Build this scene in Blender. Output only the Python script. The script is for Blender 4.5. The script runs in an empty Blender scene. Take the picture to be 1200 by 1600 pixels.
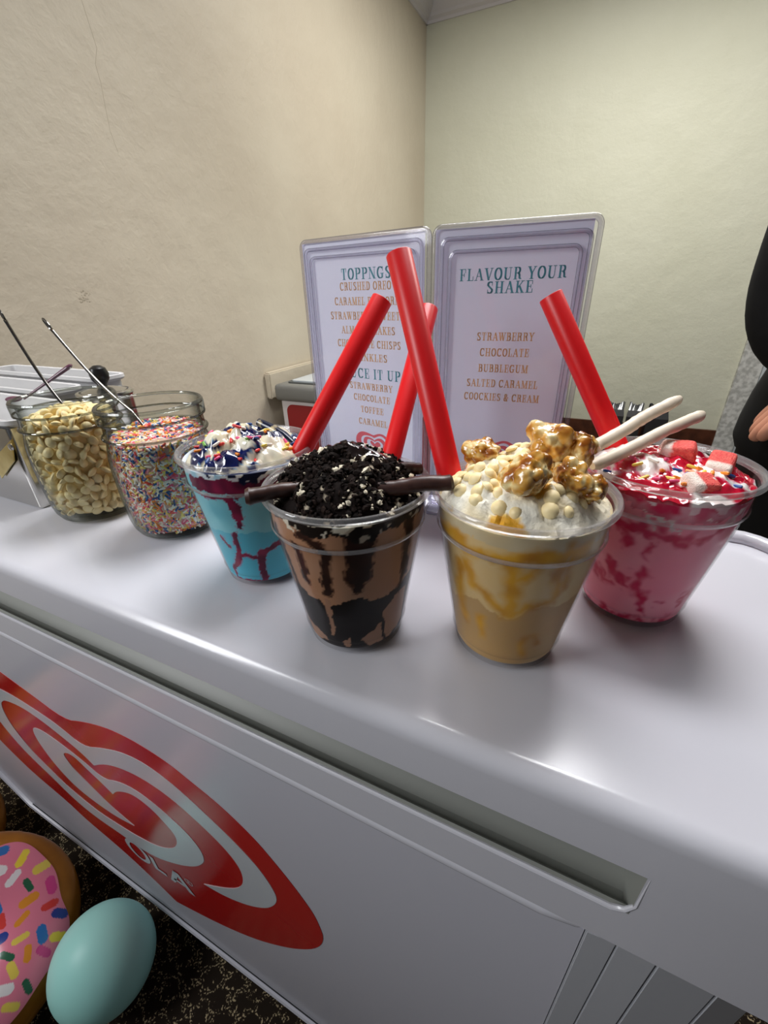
import bpy, bmesh, math, random
from mathutils import Vector, Matrix, noise
from mathutils.geometry import tessellate_polygon
S = bpy.context.scene
COL = S.collection
PI = math.pi
R = math.radians
random.seed(7)

# ------------------------------------------------------------------ camera, light, exposure
ZT = 0.80                      # height of the freezer lid above the carpet
PITCH, ROLL, YAW, HC = 0.4818, -0.0305, 0.4538, 0.1976
cam_d = bpy.data.cameras.new('camera'); cam = bpy.data.objects.new('camera', cam_d); COL.objects.link(cam)
cam_d.sensor_fit = 'VERTICAL'; cam_d.sensor_height = 32; cam_d.lens = 32 * 669.25 / 1600
cam_d.clip_start = 0.01; cam_d.clip_end = 50
fw = Vector((0, math.cos(PITCH), -math.sin(PITCH))); rt = Vector((1, 0, 0)); up = rt.cross(fw)
rt2 = rt * math.cos(ROLL) + up * math.sin(ROLL); up2 = -rt * math.sin(ROLL) + up * math.cos(ROLL)
m = Matrix((rt2, up2, -fw)).transposed().to_4x4()
cam.matrix_world = Matrix.Translation((0, 0, ZT + HC)) @ Matrix.Rotation(YAW, 4, 'Z') @ m
S.camera = cam

w = bpy.data.worlds.new('world'); S.world = w; w.use_nodes = True
w.node_tree.nodes['Background'].inputs[0].default_value = (0.86, 0.9, 1.0, 1)
w.node_tree.nodes['Background'].inputs[1].default_value = 0.12

def area(name, loc, target, size, energy, color):
    d = bpy.data.lights.new(name, 'AREA'); d.shape = 'RECTANGLE'; d.size, d.size_y = size
    d.energy = energy; d.color = color
    o = bpy.data.objects.new(name, d); COL.objects.link(o); o.location = loc
    o.rotation_euler = (Vector(target) - Vector(loc)).to_track_quat('-Z', 'Y').to_euler()
    return o
area('ceiling_lamp_far', (0.10, 2.05, 2.36), (0.10, 2.05, 0), (1.3, 0.7), 44, (1.0, 0.978, 0.93))
mid = area('added_top_light', (-0.25, 0.90, 2.36), (-0.25, 0.80, 0), (1.0, 0.4), 12, (0.98, 0.98, 1.0)); mid.data.spread = R(84)  # unseen lamp added to brighten the lid top
near = area('added_light_left', (-1.14, -0.60, 1.50), (-0.25, 0.25, 0.86), (0.6, 0.8), 21.0, (0.95, 0.97, 1.0))  # unseen window-like light, added so the fronts brighten from the left
S.view_settings.view_transform = 'Standard'; S.view_settings.look = 'None'
S.view_settings.gamma = 1; S.view_settings.use_curve_mapping = False
S.view_settings.exposure = 0.0
S.cycles.max_bounces = 10; S.cycles.transparent_max_bounces = 24
S.cycles.caustics_reflective = False; S.cycles.caustics_refractive = False

# ------------------------------------------------------------------ materials
def lin(c):
    return tuple(((x / 255) / 12.92 if x / 255 <= .04045 else ((x / 255 + .055) / 1.055) ** 2.4) for x in c) + (1.0,)
MATS = {}
def bsdf(name, c, rough=.5, metal=0., spec=.5, coat=0., sss=0.):
    if name in MATS: return MATS[name]
    mt = bpy.data.materials.new(name); mt.use_nodes = True
    b = mt.node_tree.nodes['Principled BSDF']
    b.inputs['Base Color'].default_value = lin(c); b.inputs['Roughness'].default_value = rough
    b.inputs['Metallic'].default_value = metal; b.inputs['Specular IOR Level'].default_value = spec
    if coat:
        b.inputs['Coat Weight'].default_value = coat; b.inputs['Coat Roughness'].default_value = .06
    MATS[name] = mt; return mt
def vcol(name, rough=.5, coat=0., spec=.5, bump=0., bscale=400):
    if name in MATS: return MATS[name]
    mt = bsdf(name, (200, 200, 200), rough, spec=spec, coat=coat)
    nt = mt.node_tree; a = nt.nodes.new('ShaderNodeVertexColor'); a.layer_name = 'Col'
    nt.links.new(a.outputs['Color'], nt.nodes['Principled BSDF'].inputs['Base Color'])
    if bump: add_bump(mt, bscale, bump)
    return mt
def add_bump(mt, scale, strength, dist=.001, detail=4):
    nt = mt.node_tree; n = nt.nodes.new('ShaderNodeTexNoise'); n.inputs['Scale'].default_value = scale
    n.inputs['Detail'].default_value = detail
    b = nt.nodes.new('ShaderNodeBump'); b.inputs['Strength'].default_value = strength; b.inputs['Distance'].default_value = dist
    tc = nt.nodes.new('ShaderNodeTexCoord'); nt.links.new(tc.outputs['Object'], n.inputs['Vector'])
    nt.links.new(n.outputs['Fac'], b.inputs['Height'])
    nt.links.new(b.outputs['Normal'], nt.nodes['Principled BSDF'].inputs['Normal'])
def noisy(name, c1, c2, scale, rough=.5, lo=.35, hi=.65, detail=6, **k):
    if name in MATS: return MATS[name]
    mt = bsdf(name, c1, rough, **k); nt = mt.node_tree
    n = nt.nodes.new('ShaderNodeTexNoise'); n.inputs['Scale'].default_value = scale; n.inputs['Detail'].default_value = detail
    r = nt.nodes.new('ShaderNodeValToRGB'); r.color_ramp.elements[0].position = lo; r.color_ramp.elements[1].position = hi
    r.color_ramp.elements[0].color = lin(c1); r.color_ramp.elements[1].color = lin(c2)
    tc = nt.nodes.new('ShaderNodeTexCoord'); nt.links.new(tc.outputs['Object'], n.inputs['Vector'])
    nt.links.new(n.outputs['Fac'], r.inputs['Fac']); nt.links.new(r.outputs['Color'], nt.nodes['Principled BSDF'].inputs['Base Color'])
    return mt
def clear(name, tint, face_gloss, edge_gloss, edge_tint, rough=.05, milky=0.):
    """thin clear plastic or glass: see-through face on, reflective and slightly tinted at a grazing angle"""
    if name in MATS: return MATS[name]
    mt = bpy.data.materials.new(name); mt.use_nodes = True; nt = mt.node_tree; nt.nodes.clear()
    out = nt.nodes.new('ShaderNodeOutputMaterial'); lw = nt.nodes.new('ShaderNodeLayerWeight'); lw.inputs['Blend'].default_value = .5
    tr = nt.nodes.new('ShaderNodeBsdfTransparent'); gl = nt.nodes.new('ShaderNodeBsdfGlossy'); gl.inputs['Roughness'].default_value = rough
    cr = nt.nodes.new('ShaderNodeValToRGB'); cr.color_ramp.elements[0].color = lin(tint); cr.color_ramp.elements[1].color = lin(edge_tint)
    cr.color_ramp.elements[0].position = .3; cr.color_ramp.elements[1].position = .95
    nt.links.new(lw.outputs['Facing'], cr.inputs['Fac']); nt.links.new(cr.outputs['Color'], tr.inputs['Color'])
    mr = nt.nodes.new('ShaderNodeMapRange'); mr.inputs['To Min'].default_value = face_gloss; mr.inputs['To Max'].default_value = edge_gloss
    pw = nt.nodes.new('ShaderNodeMath'); pw.operation = 'POWER'; pw.inputs[1].default_value = 4.5
    nt.links.new(lw.outputs['Facing'], pw.inputs[0]); nt.links.new(pw.outputs[0], mr.inputs['Value'])
    mx = nt.nodes.new('ShaderNodeMixShader'); nt.links.new(mr.outputs['Result'], mx.inputs[0])
    nt.links.new(tr.outputs[0], mx.inputs[1]); nt.links.new(gl.outputs[0], mx.inputs[2])
    last = mx
    if milky:
        df = nt.nodes.new('ShaderNodeBsdfDiffuse'); df.inputs['Color'].default_value = (.8, .8, .8, 1)
        m2 = nt.nodes.new('ShaderNodeMixShader'); m2.inputs[0].default_value = milky
        nt.links.new(last.outputs[0], m2.inputs[1]); nt.links.new(df.outputs[0], m2.inputs[2]); last = m2
    nt.links.new(last.outputs[0], out.inputs[0]); MATS[name] = mt; return mt

M_white = bsdf('white_enamel', (198, 198, 205), .20, spec=.6); add_bump(M_white, 260, .05, .0006, 2)
M_lidside = M_white
M_groove = bsdf('shaded_groove_grey', (134, 136, 130), .45)  # darker grey than the lid puts the recess's shade into the colour
M_panel = bsdf('white_panel_film', (190, 190, 199), .22)
M_corner = bsdf('pale_grey_plastic', (175, 177, 182), .35)
M_darkgap = bsdf('dark_gap', (25, 26, 30), .6)
M_logored = bsdf('red_vinyl', (176, 26, 26), .18)
M_logowhite = bsdf('white_vinyl', (190, 195, 200), .22)
M_cup = clear('clear_cup_plastic', (254, 254, 254), .003, .30, (236, 235, 235), .05)
M_rim = clear('clear_cup_rim_plastic', (251, 250, 249), .06, .8, (226, 222, 220), .12, .12)
M_glass = clear('jar_glass', (252, 253, 252), .012, .7, (165, 170, 164), .03)
M_acryl = clear('clear_acrylic', (251, 251, 253), .012, .5, (190, 188, 198), .05)
M_acryledge = clear('acrylic_edge', (242, 241, 246), .06, .8, (150, 147, 158), .08, .05)
M_card = bsdf('menu_card_paper', (234, 234, 246), .6)
M_teal = bsdf('teal_ink', (76, 148, 158), .6)
M_gold = bsdf('ochre_ink', (228, 176, 116), .6)
M_pinkred = bsdf('coral_ink', (232, 100, 108), .6)
M_straw = bsdf('red_straw_plastic', (218, 20, 26), .38, spec=.4)
M_steel = bsdf('polished_steel', (200, 198, 194), .22, 1.)
M_steelbright = bsdf('spoon_steel', (150, 148, 145), .14, 1.)
M_tub = bsdf('white_tub_plastic', (194, 193, 193), .35)
M_tag = noisy('gold_reflection_tag_metal', (176, 152, 84), (206, 188, 124), 30, .3, metal=.75)  # gold tones imitate the chips reflected in the metal
M_purple = bsdf('purple_spoon_plastic', (86, 46, 66), .3)
M_blackplastic = bsdf('black_plastic', (26, 25, 26), .3)
M_choc = noisy('dark_chocolate', (52, 30, 25), (68, 41, 33), 160, .38)
M_stickwhite = noisy('ivory_chocolate', (214, 198, 176), (226, 212, 192), 90, .45)
M_chip = noisy('white_chocolate', (240, 218, 162), (246, 228, 178), 40, .5)
M_foodcol = vcol('shake_pattern', .5, spec=.25)
fb = M_foodcol.node_tree.nodes['Principled BSDF']; fb.inputs['Subsurface Weight'].default_value = .35; fb.inputs['Subsurface Radius'].default_value = (.012, .009, .007); fb.inputs['Subsurface Scale'].default_value = 1.0
M_creamcol = vcol('cream_topping', .5, spec=.35, bump=.6, bscale=420)
M_glosscol = vcol('syrup_topping', .16, coat=.8)
M_crumb = vcol('cookie_crumb', .8, spec=.12)
M_sprk = vcol('sugar_sprinkle', .4)
M_pop = vcol('caramel_popcorn', .22, coat=.7, bump=.35, bscale=300)
M_gummy = vcol('sugared_gummy', .75, bump=.8, bscale=1500)
M_syrupblack = bsdf('chocolate_syrup', (20, 9, 9), .08, coat=.6)
M_syrupblue = bsdf('blue_syrup', (6, 26, 82), .1, coat=.7)
M_cloth = noisy('black_cloth', (5, 5, 6), (9, 9, 10), 60, .85, spec=.2)
M_skin = bsdf('skin', (196, 136, 108), .5)
M_hair = bsdf('dark_hair', (22, 16, 14), .5)
M_teal_b = bsdf('teal_balloon_latex', (164, 226, 218), .42, spec=.35); add_bump(M_teal_b, 6, .05, .002)
M_foil = noisy('gold_foil', (160, 98, 26), (196, 128, 44), 14, .3, metal=.45)
M_icing = vcol('foil_icing_print', .25, coat=.3)

# ------------------------------------------------------------------ helpers
def put(name, bm, mats, parent=None, smooth=True, loc=None, rot=None):
    me = bpy.data.meshes.new(name)
    if smooth:
        for f in bm.faces: f.smooth = True
    bm.normal_update(); bm.to_mesh(me); bm.free()
    for x in (mats if isinstance(mats, (list, tuple)) else [mats]): me.materials.append(x)
    o = bpy.data.objects.new(name, me); COL.objects.link(o)
    if parent: o.parent = parent
    if loc is not None: o.location = loc
    if rot is not None: o.rotation_euler = rot
    if smooth:
        me.set_sharp_from_angle(angle=R(38))
    return o
def tag(o, label, cat, group=None, kind=None):
    o['label'] = label; o['category'] = cat
    if group: o['group'] = group
    if kind: o['kind'] = kind
    return o
def thing(name, label, cat, loc, rotz=0, group=None):
    o = bpy.data.objects.new(name, None); COL.objects.link(o); o.empty_display_size = .02
    o.location = loc; o.rotation_euler = (0, 0, rotz)
    return tag(o, label, cat, group)
def struct(o): o['kind'] = 'structure'; return o

def box(bm, lo, hi, mi=0):
    vs = [bm.verts.new((x, y, z)) for x in (lo[0], hi[0]) for y in (lo[1], hi[1]) for z in (lo[2], hi[2])]
    for q in ((0, 1, 3, 2), (4, 6, 7, 5), (0, 4, 5, 1), (2, 3, 7, 6), (0, 2, 6, 4), (1, 5, 7, 3)):
        f = bm.faces.new([vs[i] for i in q]); f.material_index = mi
def bevel_box(bm, lo, hi, r=.004, seg=3):
    b2 = bmesh.new(); box(b2, lo, hi)
    bmesh.ops.bevel(b2, geom=list(b2.edges), offset=r, segments=seg, affect='EDGES', profile=.5)
    me = bpy.data.meshes.new('tmp'); b2.to_mesh(me); b2.free(); bm.from_mesh(me); bpy.data.meshes.remove(me)
def lathe(bm, prof, n=64, c=(0, 0, 0), close=False, mi=0):
    rings = []
    for r, z in prof:
        if r < 1e-6: rings.append([bm.verts.new((c[0], c[1], c[2] + z))])
        else: rings.append([bm.verts.new((c[0] + r * math.cos(2 * PI * i / n), c[1] + r * math.sin(2 * PI * i / n), c[2] + z)) for i in range(n)])
    pairs = list(zip(rings, rings[1:])) + ([(rings[-1], rings[0])] if close else [])
    for a, b in pairs:
        for i in range(n):
            j = (i + 1) % n
            if len(a) == 1 and len(b) == 1: continue
            if len(a) == 1: f = bm.faces.new((a[0], b[i], b[j]))
            elif len(b) == 1: f = bm.faces.new((a[i], a[j], b[0]))
            else: f = bm.faces.new((a[i], a[j], b[j], b[i]))
            f.material_index = mi
def tube(bm, pts, rad, n=12, cap=True, closed=False, mi=0, flat=None):
    pts = [Vector(p) for p in pts]; N = len(pts)
    rad = rad if isinstance(rad, (list, tuple)) else [rad] * N
    rings = []; prev = None
    for i, p in enumerate(pts):
        if closed: t = pts[(i + 1) % N] - pts[i - 1]
        else: t = pts[min(i + 1, N - 1)] - pts[max(i - 1, 0)]
        t.normalize()
        if prev is None:
            a = Vector((0, 0, 1)) if abs(t.z) < .9 else Vector((1, 0, 0))
            u = t.cross(a).normalized()
        else:
            u = (prev - t * prev.dot(t)).normalized()
        v = t.cross(u); prev = u
        rings.append([bm.verts.new(p + (u * math.cos(2 * PI * k / n) + v * math.sin(2 * PI * k / n) * (flat or 1)) * rad[i]) for k in range(n)])
    rr = list(zip(rings, rings[1:])) + ([(rings[-1], rings[0])] if closed else [])
    for a, b in rr:
        for k in range(n):
            f = bm.faces.new((a[k], a[(k + 1) % n], b[(k + 1) % n], b[k])); f.material_index = mi
    if cap and not closed:
        bm.faces.new(rings[0][::-1]).material_index = mi; bm.faces.new(rings[-1]).material_index = mi
def smooth_path(pts, rad, sub=4):
    P = [Vector(p) for p in pts]; op, orr = [], []
    for i in range(len(P) - 1):
        p0, p1, p2, p3 = P[max(i - 1, 0)], P[i], P[i + 1], P[min(i + 2, len(P) - 1)]
        for k in range(sub):
            t = k / sub; op.append(.5 * (2 * p1 + (p2 - p0) * t + (2 * p0 - 5 * p1 + 4 * p2 - p3) * t * t + (3 * p1 - p0 - 3 * p2 + p3) * t ** 3)); orr.append(rad[i] * (1 - t) + rad[i + 1] * t)
    return op + [P[-1]], orr + [rad[-1]]
def poly_prism(bm, pts, z0, z1, frame, mi=0, tri=True):
    """extrude a 2D outline; frame(x, y, h) -> 3D"""
    a = [bm.verts.new(frame(x, y, z0)) for x, y in pts]; b = [bm.verts.new(frame(x, y, z1)) for x, y in pts]
    n = len(pts); fs = []
    for t in tessellate_polygon([[Vector((x, y, 0)) for x, y in pts]]):
        fs.append(bm.faces.new([a[i] for i in t[::-1]])); fs.append(bm.faces.new([b[i] for i in t]))
    for i in range(n): fs.append(bm.faces.new((a[i], a[(i + 1) % n], b[(i + 1) % n], b[i])))
    for f in fs: f.material_index = mi
    bmesh.ops.recalc_face_normals(bm, faces=fs)
def rrect(x0, y0, x1, y1, r, n=6):
    out = []
    for cx, cy, a in ((x1 - r, y1 - r, 0), (x0 + r, y1 - r, 90), (x0 + r, y0 + r, 180), (x1 - r, y0 + r, 270)):
        for k in range(n + 1):
            t = R(a + 90 * k / n); out.append((cx + r * math.cos(t), cy + r * math.sin(t)))
    return out
def inset_poly(pts, d):
    n = len(pts); out = []
    for i in range(n):
        p0, p1, p2 = Vector(pts[i - 1]), Vector(pts[i]), Vector(pts[(i + 1) % n])
        e1 = (p1 - p0).normalized(); e2 = (p2 - p1).normalized()
        n1 = Vector((-e1.y, e1.x)); n2 = Vector((-e2.y, e2.x))
        b = n1 + n2; b = b / max(b.dot(n1), .3) if b.length > 1e-6 else n1
        out.append(p1 + b * d)
    return out
def levels(bm, outline, lv, skip=None, cap_top=True, cap_bot=True, mi=0):
    """stack of inset copies of a CCW outline; lv = [(z, inset)] from bottom to top; skip(seg, edge) drops side faces"""
    rings = [[bm.verts.new((p[0], p[1], z)) for p in (inset_poly(outline, d) if d else outline)] for z, d in lv]
    n = len(outline)
    for s in range(len(rings) - 1):
        for i in range(n):
            if skip and skip(s, i): continue
            j = (i + 1) % n
            bm.faces.new((rings[s][i], rings[s][j], rings[s + 1][j], rings[s + 1][i])).material_index = mi
    if cap_bot: bm.faces.new(rings[0][::-1]).material_index = mi
    if cap_top: bm.faces.new(rings[-1]).material_index = mi
def setcol(me_or_bm, fn):
    lay = me_or_bm.verts.layers.float_color.new('Col')
    for v in me_or_bm.verts: v[lay] = fn(v.co)
def fnoise(p, s, seed=0.): return noise.noise(Vector((p[0] * s + seed, p[1] * s - seed * .7, p[2] * s + seed * 1.3)))
def mixc(a, b, t): t = max(0, min(1, t)); return tuple(a[i] * (1 - t) + b[i] * t for i in range(3)) + (1,)
def link_copy(o, parent=None):
    c = o.copy(); COL.objects.link(c)
    if parent: c.parent = parent
    for ch in o.children: link_copy(ch, c)
    return c

# ------------------------------------------------------------------ lettering: a broad-nib pen gives thick stems and hairline joins
def arc(cx, cy, rx, ry, a0, a1, n=10):
    return [(cx + rx * math.cos(R(a0 + (a1 - a0) * k / n)), cy + ry * math.sin(R(a0 + (a1 - a0) * k / n))) for k in range(n + 1)]
def sf(x, y, q=.16): return ('t', [(x - q, y), (x + q, y)])
def stem(x): return [('h', [(x, 0), (x, 1)]), sf(x, 0), sf(x, 1)]
def thin(x): return [('t', [(x, 0), (x, 1)]), sf(x, 0, .13), sf(x, 1, .13)]
O_ = [('h', arc(.40, .5, .30, .5, 0, 360, 24))]
GLYPH = {
 'A': (.86, [('t', [(.12, 0), (.42, 1)]), ('h', [(.42, .98), (.72, 0)]), ('t', [(.22, .34), (.58, .34)]), sf(.12, 0, .12), sf(.72, 0, .15)]),
 'B': (.74, stem(.2) + [('h', [(.2, 1), (.42, 1)] + arc(.42, .77, .14, .23, 90, -90, 8) + [(.2, .53)]), ('h', [(.2, .53), (.44, .53)] + arc(.44, .265, .18, .265, 90, -90, 8) + [(.2, 0)])]),
 'C': (.80, [('h', arc(.42, .5, .31, .5, 45, 318, 20)), ('t', [(.68, .66), (.68, 1)])]),
 'D': (.82, stem(.2) + [('h', [(.2, 1), (.36, 1)] + arc(.38, .5, .28, .5, 90, -90, 14) + [(.2, 0)])]),
 'E': (.70, stem(.2) + [('t', [(.2, 1), (.6, 1), (.6, .72)]), ('t', [(.2, .52), (.48, .52)]), ('t', [(.48, .38), (.48, .66)]), ('t', [(.2, 0), (.62, 0), (.62, .3)])]),
 'F': (.68, stem(.2) + [('t', [(.2, 1), (.6, 1), (.6, .7)]), ('t', [(.2, .5), (.48, .5)]), ('t', [(.48, .36), (.48, .64)])]),
 'G': (.84, [('h', arc(.42, .5, .31, .5, 48, 300, 20)), ('h', [(.64, .06), (.64, .4)]), sf(.62, .42, .17), ('t', [(.68, .68), (.68, 1)])]),
 'H': (.88, stem(.2) + stem(.68) + [('t', [(.2, .5), (.68, .5)])]),
 'I': (.42, stem(.21)),
 'K': (.84, stem(.2) + [('t', [(.22, .38), (.66, 1)]), ('h', [(.38, .58), (.68, 0)]), sf(.66, 1, .14), sf(.68, 0, .15)]),
 'L': (.68, stem(.2) + [('t', [(.2, 0), (.6, 0), (.6, .34)])]),
 'M': (1.04, thin(.16) + [('h', [(.18, 1), (.5, .02)]), ('t', [(.5, .02), (.82, 1)])] + stem(.84)),
 'N': (.88, thin(.16) + [('h', [(.16, 1), (.7, 0)])] + thin(.72)),
 'O': (.80, O_),
 'P': (.72, stem(.2) + [('h', [(.2, 1), (.42, 1)] + arc(.42, .74, .19, .26, 90, -90, 10) + [(.2, .48)])]),
 'R': (.80, stem(.2) + [('h', [(.2, 1), (.42, 1)] + arc(.42, .76, .17, .24, 90, -90, 10) + [(.2, .52)]), ('h', arc(.42, .26, .16, .26, 90, 0, 6) + [(.6, .08), (.7, .02)])]),
 'S': (.68, [('h', arc(.34, .76, .2, .24, 50, 190, 10) + [(.2, .64), (.48, .38)] + arc(.34, .25, .2, .25, 20, -140, 10)), ('t', [(.54, .7), (.54, 1)]), ('t', [(.12, 0), (.12, .3)])]),
 'T': (.74, [('h', [(.36, 0), (.36, 1)]), sf(.36, 0), ('t', [(.08, .7), (.08, 1), (.64, 1), (.64, .7)])]),
 'U': (.86, [('h', [(.2, 1), (.2, .26)] + arc(.43, .26, .23, .26, 180, 300, 8)), ('t', [(.56, .04), (.66, .25), (.66, 1)]), sf(.2, 1), sf(.66, 1, .13)]),
 'V': (.84, [('h', [(.14, 1), (.42, 0)]), ('t', [(.43, 0), (.7, 1)]), sf(.14, 1, .15), sf(.7, 1, .12)]),
 'W': (1.1, [('h', [(.12, 1), (.34, 0)]), ('t', [(.35, 0), (.54, .95)]), ('h', [(.5, 1), (.74, 0)]), ('t', [(.75, 0), (.96, 1)]), sf(.12, 1, .13), sf(.52, 1, .13), sf(.96, 1, .11)]),
 'Y': (.80, [('h', [(.14, 1), (.4, .45), (.4, 0)]), ('t', [(.42, .45), (.68, 1)]), sf(.14, 1, .14), sf(.68, 1, .12), sf(.4, 0)]),
 '&': (.86, [('h', arc(.36, .76, .15, .23, -40, 230, 12) + [(.62, .0)]), ('h', arc(.34, .26, .22, .26, 130, 330, 12)), ('t', [(.52, .14), (.72, .5)]), sf(.7, .5, .1)]),
}
def hull(ps):
    ps = sorted(set(ps))
    if len(ps) < 3: return ps
    def half(q):
        h = []
        for p in q:
            while len(h) > 1 and (h[-1][0] - h[-2][0]) * (p[1] - h[-2][1]) - (h[-1][1] - h[-2][1]) * (p[0] - h[-2][0]) <= 0: h.pop()
            h.append(p)
        return h
    a, b = half(ps), half(ps[::-1]); return a[:-1] + b[:-1]
def lettering(bm, text, frame, cx, cy, capH, width, mi=0, heavy=.17, hair=.05, track=.10, h=.0001):
    adv = [(GLYPH[c][0] + track) if c != ' ' else .42 for c in text]
    tot = sum(adv); sx = width / tot; x = 0
    for c, a in zip(text, adv):
        if c != ' ':
            for k, pts in GLYPH[c][1]:
                nw, nh = (heavy if k == 'h' else hair) / 2, hair / 2
                for p, q in zip(pts, pts[1:]):
                    ps = [(px + i * nw, py + j * nh) for px, py in (p, q) for i in (-1, 1) for j in (-1, 1)]
                    ps = [(round((x + px) * sx - width / 2 + cx, 7), round((py - .5) * capH + cy, 7)) for px, py in ps]
                    hp = hull(ps)
                    if len(hp) > 2:
                        f = bm.faces.new([bm.verts.new(frame(u, v, h)) for u, v in hp]); f.material_index = mi
        x += a

# emblem outlines traced in the plane of the freezer front (metres: along the front, height)
EMB_OUT = [(-.4799, -.2309), (-.4359, -.2094), (-.3906, -.1932), (-.3589, -.1885), (-.3309, -.1879), (-.2979, -.1929), (-.2726, -.2039), (-.2443, -.2161), (-.2246, -.2291), (-.2042, -.2467), (-.1881, -.2686), (-.1721, -.2932), (-.162, -.312), (-.1521, -.3336), (-.1477, -.3599), (-.1466, -.3769), (-.1509, -.3988), (-.1606, -.4217), (-.1763, -.4474), (-.2087, -.4875), (-.2683, -.5433), (-.3479, -.5931), (-.4428, -.6370), (-.4812, -.606), (-.5113, -.5857), (-.5438, -.5698), (-.5791, -.5581), (-.6153, -.5462), (-.647, -.525), (-.6847, -.5124), (-.7233, -.4995), (-.7564, -.4775), (-.7863, -.451), (-.812, -.412), (-.825, -.362), (-.821, -.31), (-.800, -.262), (-.758, -.222), (-.705, -.200), (-.650, -.196), (-.5935, -.2035), (-.5357, -.2164)]
EMB_WHITE = [(-.334, -.4641), (-.2999, -.4565), (-.2598, -.4352), (-.2259, -.4055), (-.2077, -.3776), (-.1993, -.3538), (-.2015, -.3322), (-.2138, -.3028), (-.2365, -.2785), (-.2672, -.2539), (-.2994, -.2334), (-.3355, -.2212), (-.3756, -.2247), (-.4223, -.2455), (-.4676, -.2716), (-.5043, -.2559), (-.5395, -.2506), (-.5853, -.2479), (-.6311, -.2508),
 (-.678, -.262), (-.710, -.288), (-.722, -.328), (-.7188, -.3662), (-.7108, -.3914), (-.6969, -.4159), (-.6718, -.438), (-.6442, -.4562), (-.6192, -.4782), (-.5867, -.4945), (-.5486, -.4983), (-.5082, -.4962), (-.4733, -.4978), (-.4514, -.4962), (-.4234, -.4858), (-.3943, -.4689), (-.3614, -.4454), (-.3324, -.4188), (-.3131, -.3917), (-.3069, -.3763), (-.3063, -.3547), (-.3186, -.332), (-.3431, -.3167), (-.3696, -.3057), (-.3948, -.3024), (-.4262, -.3103), (-.4596, -.3304),
 (-.4893, -.3164), (-.5282, -.3054), (-.5655, -.2999), (-.5907, -.3059), (-.6006, -.3162), (-.6073, -.3344), (-.6066, -.36), (-.5999, -.3867), (-.5861, -.4095), (-.5679, -.4254), (-.5412, -.4329), (-.5091, -.4354), (-.4806, -.4336), (-.4461, -.4236), (-.4647, -.4164), (-.4873, -.406), (-.5043, -.3911), (-.5214, -.3762), (-.5384, -.3613), (-.5438, -.3427), (-.5438, -.3336), (-.5356, -.3248), (-.5207, -.3189), (-.5082, -.3214), (-.4943, -.3335), (-.4767, -.3447), (-.4580, -.3605),
 (-.4449, -.3446), (-.4249, -.3306), (-.4058, -.3217), (-.3885, -.3225), (-.3717, -.3302), (-.36, -.3438), (-.3504, -.3557), (-.3489, -.3711), (-.3559, -.3908), (-.3702, -.4108), (-.3927, -.4307), (-.4171, -.4445), (-.4438, -.4534), (-.4688, -.4590), (-.5008, -.4631), (-.5399, -.4663), (-.5746, -.4582), (-.6082, -.4459), (-.6325, -.4245), (-.6568, -.4032), (-.6707, -.3738), (-.6764, -.3464), (-.672, -.3182), (-.6615, -.2968), (-.6511, -.2863), (-.6344, -.2754),
 (-.5914, -.266), (-.552, -.2693), (-.5132, -.2808), (-.4826, -.293), (-.4668, -.3068), (-.4359, -.2833), (-.4003, -.267), (-.3607, -.2591), (-.3195, -.265), (-.2815, -.2877), (-.2568, -.3091), (-.2445, -.3331), (-.2449, -.3573), (-.252, -.3805), (-.2668, -.4037), (-.293, -.4303)]
def soften(pts, it=2, keep=R(62)):
    pts = [(Vector(p), None) for p in pts]
    n = len(pts); sharp = []
    for i in range(n):
        a = pts[i][0] - pts[i - 1][0]; b = pts[(i + 1) % n][0] - pts[i][0]
        sharp.append(a.angle(b, 0) > keep)
    q = [(pts[i][0], sharp[i]) for i in range(n)]
    for _ in range(it):
        o = []
        for i in range(len(q)):
            p, s = q[i]; a = q[i - 1][0]; b = q[(i + 1) % len(q)][0]
            if s: o.append((p, True))
            else: o += [(p * .75 + a * .25, False), (p * .75 + b * .25, False)]
        q = o
    return [(p.x, p.y) for p, s in q]
EMB_OUT = soften(EMB_OUT); EMB_WHITE = soften(EMB_WHITE)

# ------------------------------------------------------------------ the room
UL, VB, ZC = -1.22, 3.25, 2.34
def wall_mat(name, c1, c2, crack=False):
    mt = noisy(name, c1, c2, 2.2, .55, .3, .7, 5, spec=.35)
    nt = mt.node_tree; tc = nt.nodes.new('ShaderNodeTexCoord')
    n1 = nt.nodes.new('ShaderNodeTexNoise'); n1.inputs['Scale'].default_value = 9; n1.inputs['Detail'].default_value = 8; n1.inputs['Roughness'].default_value = .62
    v = nt.nodes.new('ShaderNodeTexVoronoi'); v.inputs['Scale'].default_value = 16
    cr = nt.nodes.new('ShaderNodeMath'); cr.operation = 'LESS_THAN'; cr.inputs[1].default_value = .07
    ad = nt.nodes.new('ShaderNodeMath'); ad.operation = 'MULTIPLY_ADD'; ad.inputs[1].default_value = -.12
    b = nt.nodes.new('ShaderNodeBump'); b.inputs['Strength'].default_value = .5; b.inputs['Distance'].default_value = .012
    for x in (n1, v): nt.links.new(tc.outputs['Object'], x.inputs['Vector'])
    nt.links.new(v.outputs['Distance'], cr.inputs[0]); nt.links.new(cr.outputs[0], ad.inputs[0]); nt.links.new(n1.outputs['Fac'], ad.inputs[2])
    nt.links.new(ad.outputs[0], b.inputs['Height']); nt.links.new(b.outputs['Normal'], nt.nodes['Principled BSDF'].inputs['Normal'])
    return mt
M_wall = wall_mat('wall_paint_warm_lit', (198, 186, 166), (208, 198, 178))
M_wallb = wall_mat('wall_paint_cool_lit', (202, 202, 182), (208, 208, 190))  # same paint on both walls; their different light is put into the colours
M_ceil = bsdf('ceiling_paint', (206, 202, 204), .7)
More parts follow.
